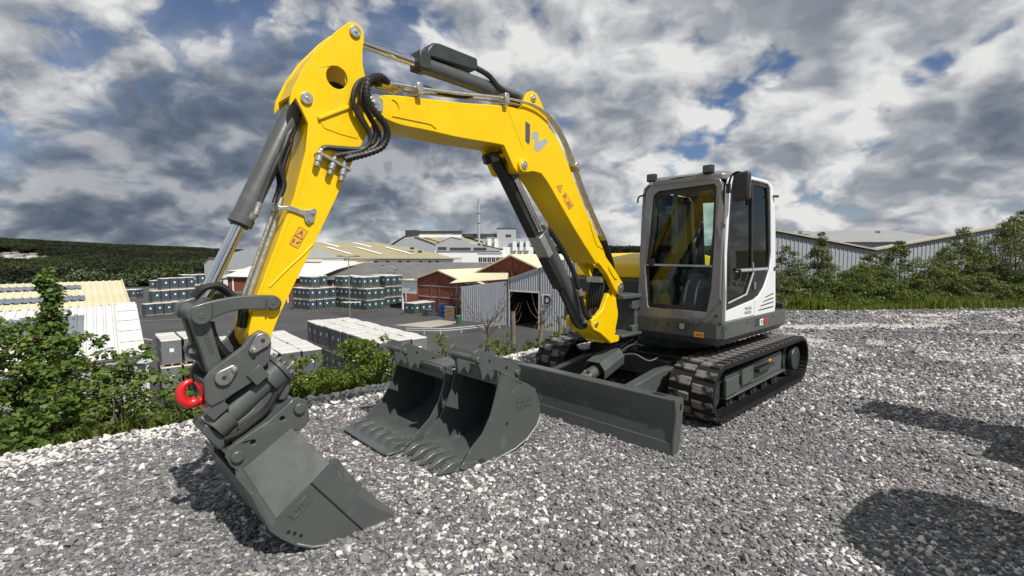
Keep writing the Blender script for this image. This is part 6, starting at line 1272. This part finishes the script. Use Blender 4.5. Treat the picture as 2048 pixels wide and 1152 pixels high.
# grass and weeds
def grass(name, X, Y, Z, h, mat, lean=.35, wd=.006):
    n = len(X); a = rng.uniform(0, 6.28, n); l = h*lean*rng.random(n); dx, dy = np.cos(a), np.sin(a); w_ = wd*(1+h*1.5)
    V = np.zeros((n, 5, 3)); base = np.stack([X, Y, Z], 1); side = np.stack([-dy, dx, 0*dx], 1)*w_[:, None] if hasattr(w_, '__len__') else np.stack([-dy, dx, 0*dx], 1)*w_
    tip = base+np.stack([dx*l, dy*l, h], 1); mid = base+np.stack([dx*l*.35, dy*l*.35, h*.62], 1)
    V[:, 0] = base-side; V[:, 1] = base+side; V[:, 2] = mid+side*.75; V[:, 3] = tip; V[:, 4] = mid-side*.75
    o = mesh_np(name, V.reshape(-1, 3), np.arange(n*5).reshape(n, 5), mat, None, attr=np.clip(rng.normal(.45, .25, n), 0, 1)); tag(o, kind='stuff'); return o
n = 34000; X = rng.uniform(4.5, 24, n); Y = 13.9+rng.random(n)**1.3*4.2+.03*X; k = (sdist(PAD, X, Y) > -.05) & (rng.random(n) < .25+.75*vnoise(X, Y, 1.3, 3)); X, Y = X[k], Y[k]
tag(grass('grass', X, Y, ground_z(X, Y)-.02, rng.uniform(.06, .42, X.size)*(.25+1.2*vnoise(X, Y, .8, 7)), 'grass_blade', wd=.008), 'rough green grass verge along the far gravel edge')
n = 5200; t_ = rng.random(n); ln = np.array([(-4.6, 3.3), (-2.93, 4.78), (-1.41, 6.16), (.3, 8.07), (2.25, 10.2), (6.5, 13.6)]); seg = np.minimum((t_*5).astype(int), 4); f_ = t_*5-seg
X = ln[seg, 0]+(ln[seg+1, 0]-ln[seg, 0])*f_; Y = ln[seg, 1]+(ln[seg+1, 1]-ln[seg, 1])*f_; off = rng.uniform(.06, .75, n); X, Y = X-off*.72, Y+off*.69
tag(grass('weeds', X, Y, ground_z(X, Y)-.03, rng.uniform(.08, .36, n)*(.35+vnoise(X, Y, .7, 12)), 'grass_blade', .8, .004), 'thin grass and dry stalks at the bank edge')
# --- right hedge of hawthorns
RH = 'hawthorns along the warehouse'
for k, (x, y, H, Wd, nb, r0, nl, mat, sp, lab) in enumerate((
    (9.3, 16.9, 1.75, .75, 40, .32, 6500, 'leaf_blossom', .2, 'hawthorn flecked with pale blossom just right of the cab'),
    (8.6, 16.0, .95, .6, 24, .28, 3500, 'leaf_hawthorn', .0, 'low dark bush at the cab rear corner'),
    (10.9, 17.6, 2.25, .95, 46, .34, 7500, 'leaf_hawthorn', .75, 'pointed hawthorn spire standing highest in the hedge middle'),
    (10.3, 16.3, .95, .9, 30, .28, 4200, 'leaf_bramble', .1, 'low bright bush at the foot of the pointed hawthorn'),
    (12.6, 17.4, 1.55, .9, 40, .32, 6000, 'leaf_hawthorn', .3, 'rounded hawthorn under the warehouse roof valley'),
    (13.9, 17.9, 1.95, 1.0, 44, .33, 6500, 'leaf_hawthorn', .4, 'tall thin-topped hawthorn right of the roof valley'),
    (12.4, 16.3, .7, .8, 26, .24, 3000, 'leaf_bramble', .0, 'short bramble tuft before the rounded hawthorn'),
    (15.4, 17.6, 1.70, 1.0, 42, .34, 6500, 'leaf_hawthorn', .2, 'broad hawthorn left of the big dark one'),
    (17.9, 17.9, 2.75, 1.5, 64, .45, 12500, 'leaf_hawthorn', .25, 'big dark hawthorn at the right edge rising above the roof'),
    (15.6, 16.5, .9, .8, 28, .27, 3600, 'leaf_hawthorn', .0, 'low bush at the foot of the big dark hawthorn'),
    (17.6, 16.4, 1.2, 1.0, 34, .30, 5200, 'leaf_bramble', .1, 'leafy bush in front of the big dark hawthorn'),
    (16.6, 18.3, 2.45, 1.1, 50, .4, 9000, 'leaf_hawthorn', .3, 'dark hawthorn shoulder left of the tallest right-edge one'),
    (11.6, 16.6, 1.15, .9, 36, .3, 4500, 'leaf_bramble', .1, 'fresh green bush between the pointed and the rounded hawthorn'),
    (14.3, 16.8, 1.2, 1.0, 36, .3, 4800, 'leaf_hawthorn', .1, 'olive bush filling the hedge below the thin-topped hawthorn'),
    (18.9, 18.6, 3.0, 1.2, 60, .42, 9500, 'leaf_hawthorn', .2, 'highest dark hawthorn crown at the extreme right'),
    (19.6, 17.0, 2.0, 1.0, 40, .38, 6000, 'leaf_hawthorn', .2, 'hawthorn cut by the right picture edge'))):
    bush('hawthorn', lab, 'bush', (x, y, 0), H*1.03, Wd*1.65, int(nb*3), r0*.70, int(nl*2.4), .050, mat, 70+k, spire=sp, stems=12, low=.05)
# --- pollard trunks and twigs on the bank
def pollard(label, x, y, top, r0, twigs, seed, tw=.55):
    rg = random.Random(seed); zb = gz1(x, y)-.3; e = empty('pollard_trunk', (x, y, zb), 0, label, 'tree trunk'); H = top-zb
    pts = [Vector((rg.uniform(-.006, .006)*i, rg.uniform(-.01, .01), H*i/6)) for i in range(7)]
    MB().tube(pts, [r0*(1.25-.25*i/6)*rg.uniform(.93, 1.1) for i in range(7)], 12).build('trunk', 'dead_wood', e)
    for k in range(twigs):
        a = rg.uniform(0, 6.28); L = tw*rg.uniform(.5, 1.1); h0 = H*rg.uniform(.82, .99); q = Vector((r0*.6*math.cos(a), r0*.6*math.sin(a), h0))
        m_ = q+Vector((math.cos(a)*L*.45, math.sin(a)*L*.45, L*rg.uniform(.25, .5))); t2 = m_+Vector((math.cos(a)*L*.25, math.sin(a)*L*.25, L*rg.uniform(.4, .8)))
        MB().tube(smooth_path([q, m_, t2], 3), [.0055, .005, .0045, .004, .0035, .003, .0015], 5).build('twig', 'twig', e)
    return e
pollard('thin pollard trunk with a fan of bare twigs, left of the others', -.45, 9.1, .44, .034, 26, 1, .8)
pollard('thicker pollard trunk below the doorway corner', .02, 9.2, .56, .045, 5, 2, .25)
pollard('pollard trunk with curled twigs below the letter D', .56, 9.5, .55, .040, 12, 3, .45)
pollard('pale trunk just left of the lower boom hose', 1.0, 10.2, .35, .042, 5, 4, .4)
pollard('pale trunk behind the yellow swing post', 1.3, 10.6, .35, .042, 6, 5, .4)
st = empty('dead_stump', (-2.82, 6.25, -.66), 0, 'weathered dead stump with broken branches behind the hitch', 'stump')
MB().tube(smooth_path([(0, 0, -.3), (.02, 0, .25), (.07, .0, .62), (.10, .02, 1.0)], 4), [.10, .095, .08, .085, .07, .078, .062, .07, .06, .075, .058, .04, .015], 12).build('trunk', 'dead_wood', st)
MB().tube(smooth_path([(-.10, 0, .3), (-.14, 0, .62), (-.13, .02, .85)], 3), [.06, .06, .055, .05, .05, .045, .03], 8).build('branch', 'dead_wood', st)
MB().tube(smooth_path([(.0, -.05, .35), (.16, -.1, .62), (.32, -.1, .78), (.46, -.12, .98)], 4), [.018-.001*i for i in range(13)], 6).build('branch', 'twig', st)
MB().tube(smooth_path([(-.05, -.1, .20), (.16, -.16, .34), (.38, -.2, .50)], 4), [.024-.002*i for i in range(9)], 6).build('branch', 'twig', st)
# --- trees beyond the shed, and the wood on the hills
def tree(name, label, x, y, zb, H, Rw, mat, seed, n=2600, sz=.5, group=None):
    rg = np.random.default_rng(seed); e = empty(name, (x, y, zb), 0, label, 'tree', group)
    bl = [((rg.normal()*Rw*.45, rg.normal()*Rw*.45, H*(.42+.5*rg.random())), (Rw*rg.uniform(.32, .55),)*2+(Rw*rg.uniform(.26, .42),)) for _ in range(22)]
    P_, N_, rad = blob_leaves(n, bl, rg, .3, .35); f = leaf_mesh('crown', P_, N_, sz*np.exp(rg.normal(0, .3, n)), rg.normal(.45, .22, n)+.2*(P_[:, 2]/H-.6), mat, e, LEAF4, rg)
    MB().tube([(0, 0, -.5), (.05, 0, H*.35), (.0, .1, H*.75)], [H*.03, H*.022, H*.008], 7).build('trunk', 'bark', e)
    for k in range(4): a = rg.uniform(0, 6.28); MB().tube([(0, 0, H*(.3+.08*k)), (Rw*.35*math.cos(a), Rw*.35*math.sin(a), H*(.5+.08*k))], [H*.012, H*.004], 5).build('limb', 'bark', e)
    return e, f
TG = 'trees behind the cream-roofed shed'
T = []
for k, (lab, x, y, H, Rw, mat) in enumerate((('pale feathery tree behind the cream roof, tallest of three', -111, 130, 9.5, 4.6, 'leaf_pale_tree'), ('pale tree right of the tallest pale one', -100, 130, 8.5, 3.8, 'leaf_pale_tree'), ('small yellowish tree right of the pale pair', -90, 122, 6.0, 3.0, 'leaf_pale_tree'))):
    T.append(tree('tree', lab, x, y, gz1(x, y), H, Rw, mat, 200+k, 2400, .62, TG)[1])
dk = [tree('tree', lab, x, y, gz1(x, y), H, Rw, 'leaf_wood_shaded', 210+k, 4200, .58, None)[1] for k, (lab, x, y, H, Rw) in enumerate((('dark broadleaf tree at the wood edge, far left', -150, 152, 12, 5.5), ('dark broadleaf tree at the wood edge by the open shed', -112, 190, 11, 5.0), ('dark broadleaf tree behind the far grey shed', -92, 205, 12, 5.0)))]
tree('tree', 'round dark tree rising behind the far hall roof', 40.0, 78, 0, 5.0, 2.6, 'leaf_wood_shaded', 220, 1800, .5)
pw = []
for y0, y1, s in ((150, 260, 9.5), (260, 480, 12.0), (480, 900, 16), (900, 1500, 22)):
    nx_, ny_ = int(2.4*y1/s), int((y1-y0)/s); XX, YY = np.meshgrid(np.linspace(-1.75*y1, .65*y1, nx_), np.linspace(y0, y1, ny_)); XX = XX.ravel()+rng.uniform(-.5, .5, XX.size)*s; YY = YY.ravel()+rng.uniform(-.5, .5, YY.size)*s
    az = XX/YY; k = ((az < -.50) & (az > -1.5)) | ((YY > 420) & (az < .5) & (az > -1.5))
    k &= ~((YY < 235) & (az > -.66)); k &= ~((YY > 470) & (YY < 610) & (az < -.92) & (az > -1.12)); k &= vnoise(XX, YY, 120, 3) > .12
    XX, YY = XX[k], YY[k]; pw.append(np.stack([XX, YY, ground_z(XX, YY)-.5, np.full(XX.size, s/9.0)*rng.uniform(.5, 1.25, XX.size)], 1))
pw = np.concatenate(pw); n = len(pw)
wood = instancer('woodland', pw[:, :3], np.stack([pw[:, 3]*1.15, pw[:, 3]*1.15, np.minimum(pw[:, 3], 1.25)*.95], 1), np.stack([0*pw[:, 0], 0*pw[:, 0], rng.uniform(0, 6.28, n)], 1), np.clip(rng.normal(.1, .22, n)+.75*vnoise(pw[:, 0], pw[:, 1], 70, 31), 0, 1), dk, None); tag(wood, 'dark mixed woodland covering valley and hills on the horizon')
# a few pale houses in the valley
paint('render_white', (.72, .71, .68), .8); paint('roof_brown', (.20, .185, .175), .9)
for k in range(9):
    az = -1.06+.0145*k+.005*math.sin(k*5); yy = 585+18*math.sin(k*2.1); e = empty('house', (az*yy, yy, gz1(az*yy, yy)), R(20*math.sin(k*3)), f'{ORD[k]} tiny pale house from the left in the wooded valley', 'house', 'houses in the valley')
    MB().span((-4, -3, -1), (4, 3, 4.5)).build('wall', 'render_white', e, smooth=0); MB().px([(-3.5, 4.4), (3.5, 4.4), (0, 6.6)], -4.2, 4.2).build('roof', 'roof_brown', e, smooth=0)
# single leaves of the nearest sycamore that can be told apart
rg = np.random.default_rng(5); lm = None; bl = tuft_blobs(np.random.default_rng(22), (0, 0, 0), 1.55, .95, 100, .21, -.1, -.1); P_, N_, rad = blob_leaves(3000, bl, rg); P_ = P_*1.02
front = np.argsort(((P_[:, 1]+4.95)**2+(P_[:, 0]-4.95)**2+(P_[:, 2]-2.9)**2))[:300]
for i in front:
    if lm is None:
        leaf0 = mesh_np('leaf', LEAF9*1.0-np.array([0, .5, 0]), np.arange(10).reshape(1, 10), 'leaf_sycamore', s2, attr=[.62]); o = leaf0; lm = leaf0.data
    else: o = bpy.data.objects.new('leaf', lm); COL.objects.link(o); o.parent = s2
    nn = Vector(N_[i]).normalized(); o.location = P_[i]; o.rotation_mode = 'QUATERNION'; o.rotation_quaternion = nn.to_track_quat('Z', 'Y') @ Matrix.Rotation(rg.uniform(0, 6.28), 3, 'Z').to_quaternion(); o.scale = (.055*rg.uniform(.8, 1.2),)*3
# ================================================================ unseen machine at right, a stand-in dumper shaped to cast the gravel shadow
dm = empty('stand_in_dumper', (4.55, 2.3, 0), R(38), 'stand-in dumper outside the right picture edge, shaped to cast the shadow at lower right', 'dumper')
SK = smooth2([(-1.9, 1.50), (-1.80, 1.12), (-1.60, .84), (-1.25, .70), (-.92, .74), (-.66, .98), (-.58, 1.30), (-.55, 1.58)], 4)   # open tipping skip
def skip_ring(x0, x1, hw, r_):
    """rounded plan outline of the skip at one level"""
    out = []
    for cx, cy, a0 in ((x1-r_, hw-r_, 0), (x0+r_, hw-r_, 90), (x0+r_, -hw+r_, 180), (x1-r_, -hw+r_, 270)): out += circ(cx, cy, r_, 7, a0, a0+90, True)
    return out
lv = [(-1.45, -.85, .45, .30, .70), (-1.65, -.72, .62, .36, .86), (-1.80, -.62, .72, .42, 1.15), (-1.92, -.55, .78, .48, 1.56)]
rings = [[(x, y, z) for x, y in skip_ring(x0, x1, hw, r_)] for x0, x1, hw, r_, z in lv]+[[(x, y, z) for x, y in skip_ring(x0+.05, x1-.05, hw-.05, r_-.05)] for x0, x1, hw, r_, z in [(a_, b_, c_, d_, e_+(.0 if i_ == 0 else .05)) for i_, (a_, b_, c_, d_, e_) in enumerate(lv[::-1])]]
skp = loft(rings).build('skip', 'yellow', dm)
MB().span((-1.4, -.45, .45), (1.7, .45, .75)).build('chassis', 'dark_grey', dm, bevel=.03)
MB().span((.55, -.7, .75), (1.75, .7, 1.30)).build('engine_cover', 'yellow', dm, bevel=.08, seg=3)
for x in (-1.0, 1.15):
    for y in (-.85, .85):
        wl_ = MB().ycyl(x, .48, y-.17, y+.17, .48, 32).build('wheel', 'rubber', dm, bevel=.06, seg=3); MB().ycyl(x, .48, y-.18, y+.18, .24, 20).build('rim', 'yellow', wl_, bevel=.01)
MB().tube(smooth_path([(1.1, -.60, 1.2), (1.1, -.62, 2.3), (1.1, -.45, 2.62), (1.1, .45, 2.62), (1.1, .62, 2.3), (1.1, .60, 1.2)], 6), .04, 10).build('roll_bar', 'dark_grey', dm)
MB().span((.95, -.60, 2.60), (1.65, .60, 2.68)).build('shadow_canopy', 'yellow', dm, bevel=.1, seg=3)  # added over the roll bar to throw a broad shadow into view
MB().box((.35, 0, 1.0), (.5, .5, .14)).box((.56, 0, 1.3), (.1, .5, .55)).build('driver_seat', 'seat_cloth', dm, bevel=.04)
MB().tube([(-.35, 0, .8), (-.12, 0, 1.25)], .03, 8).build('steering_column', 'dark_grey', dm); MB().tube([(-.12+.07*math.cos(R(a)), .19*math.sin(R(a)), 1.26+.17*math.cos(R(a))) for a in range(0, 361, 24)], .015, 8).build('steering_wheel', 'black_plastic', dm)

# ---- keep the tree of parts three levels deep at most
def depth(o):
    d_ = 0
    while o.parent: o = o.parent; d_ += 1
    return d_
for o in list(bpy.data.objects):
    while depth(o) > 2: o.parent = o.parent.parent
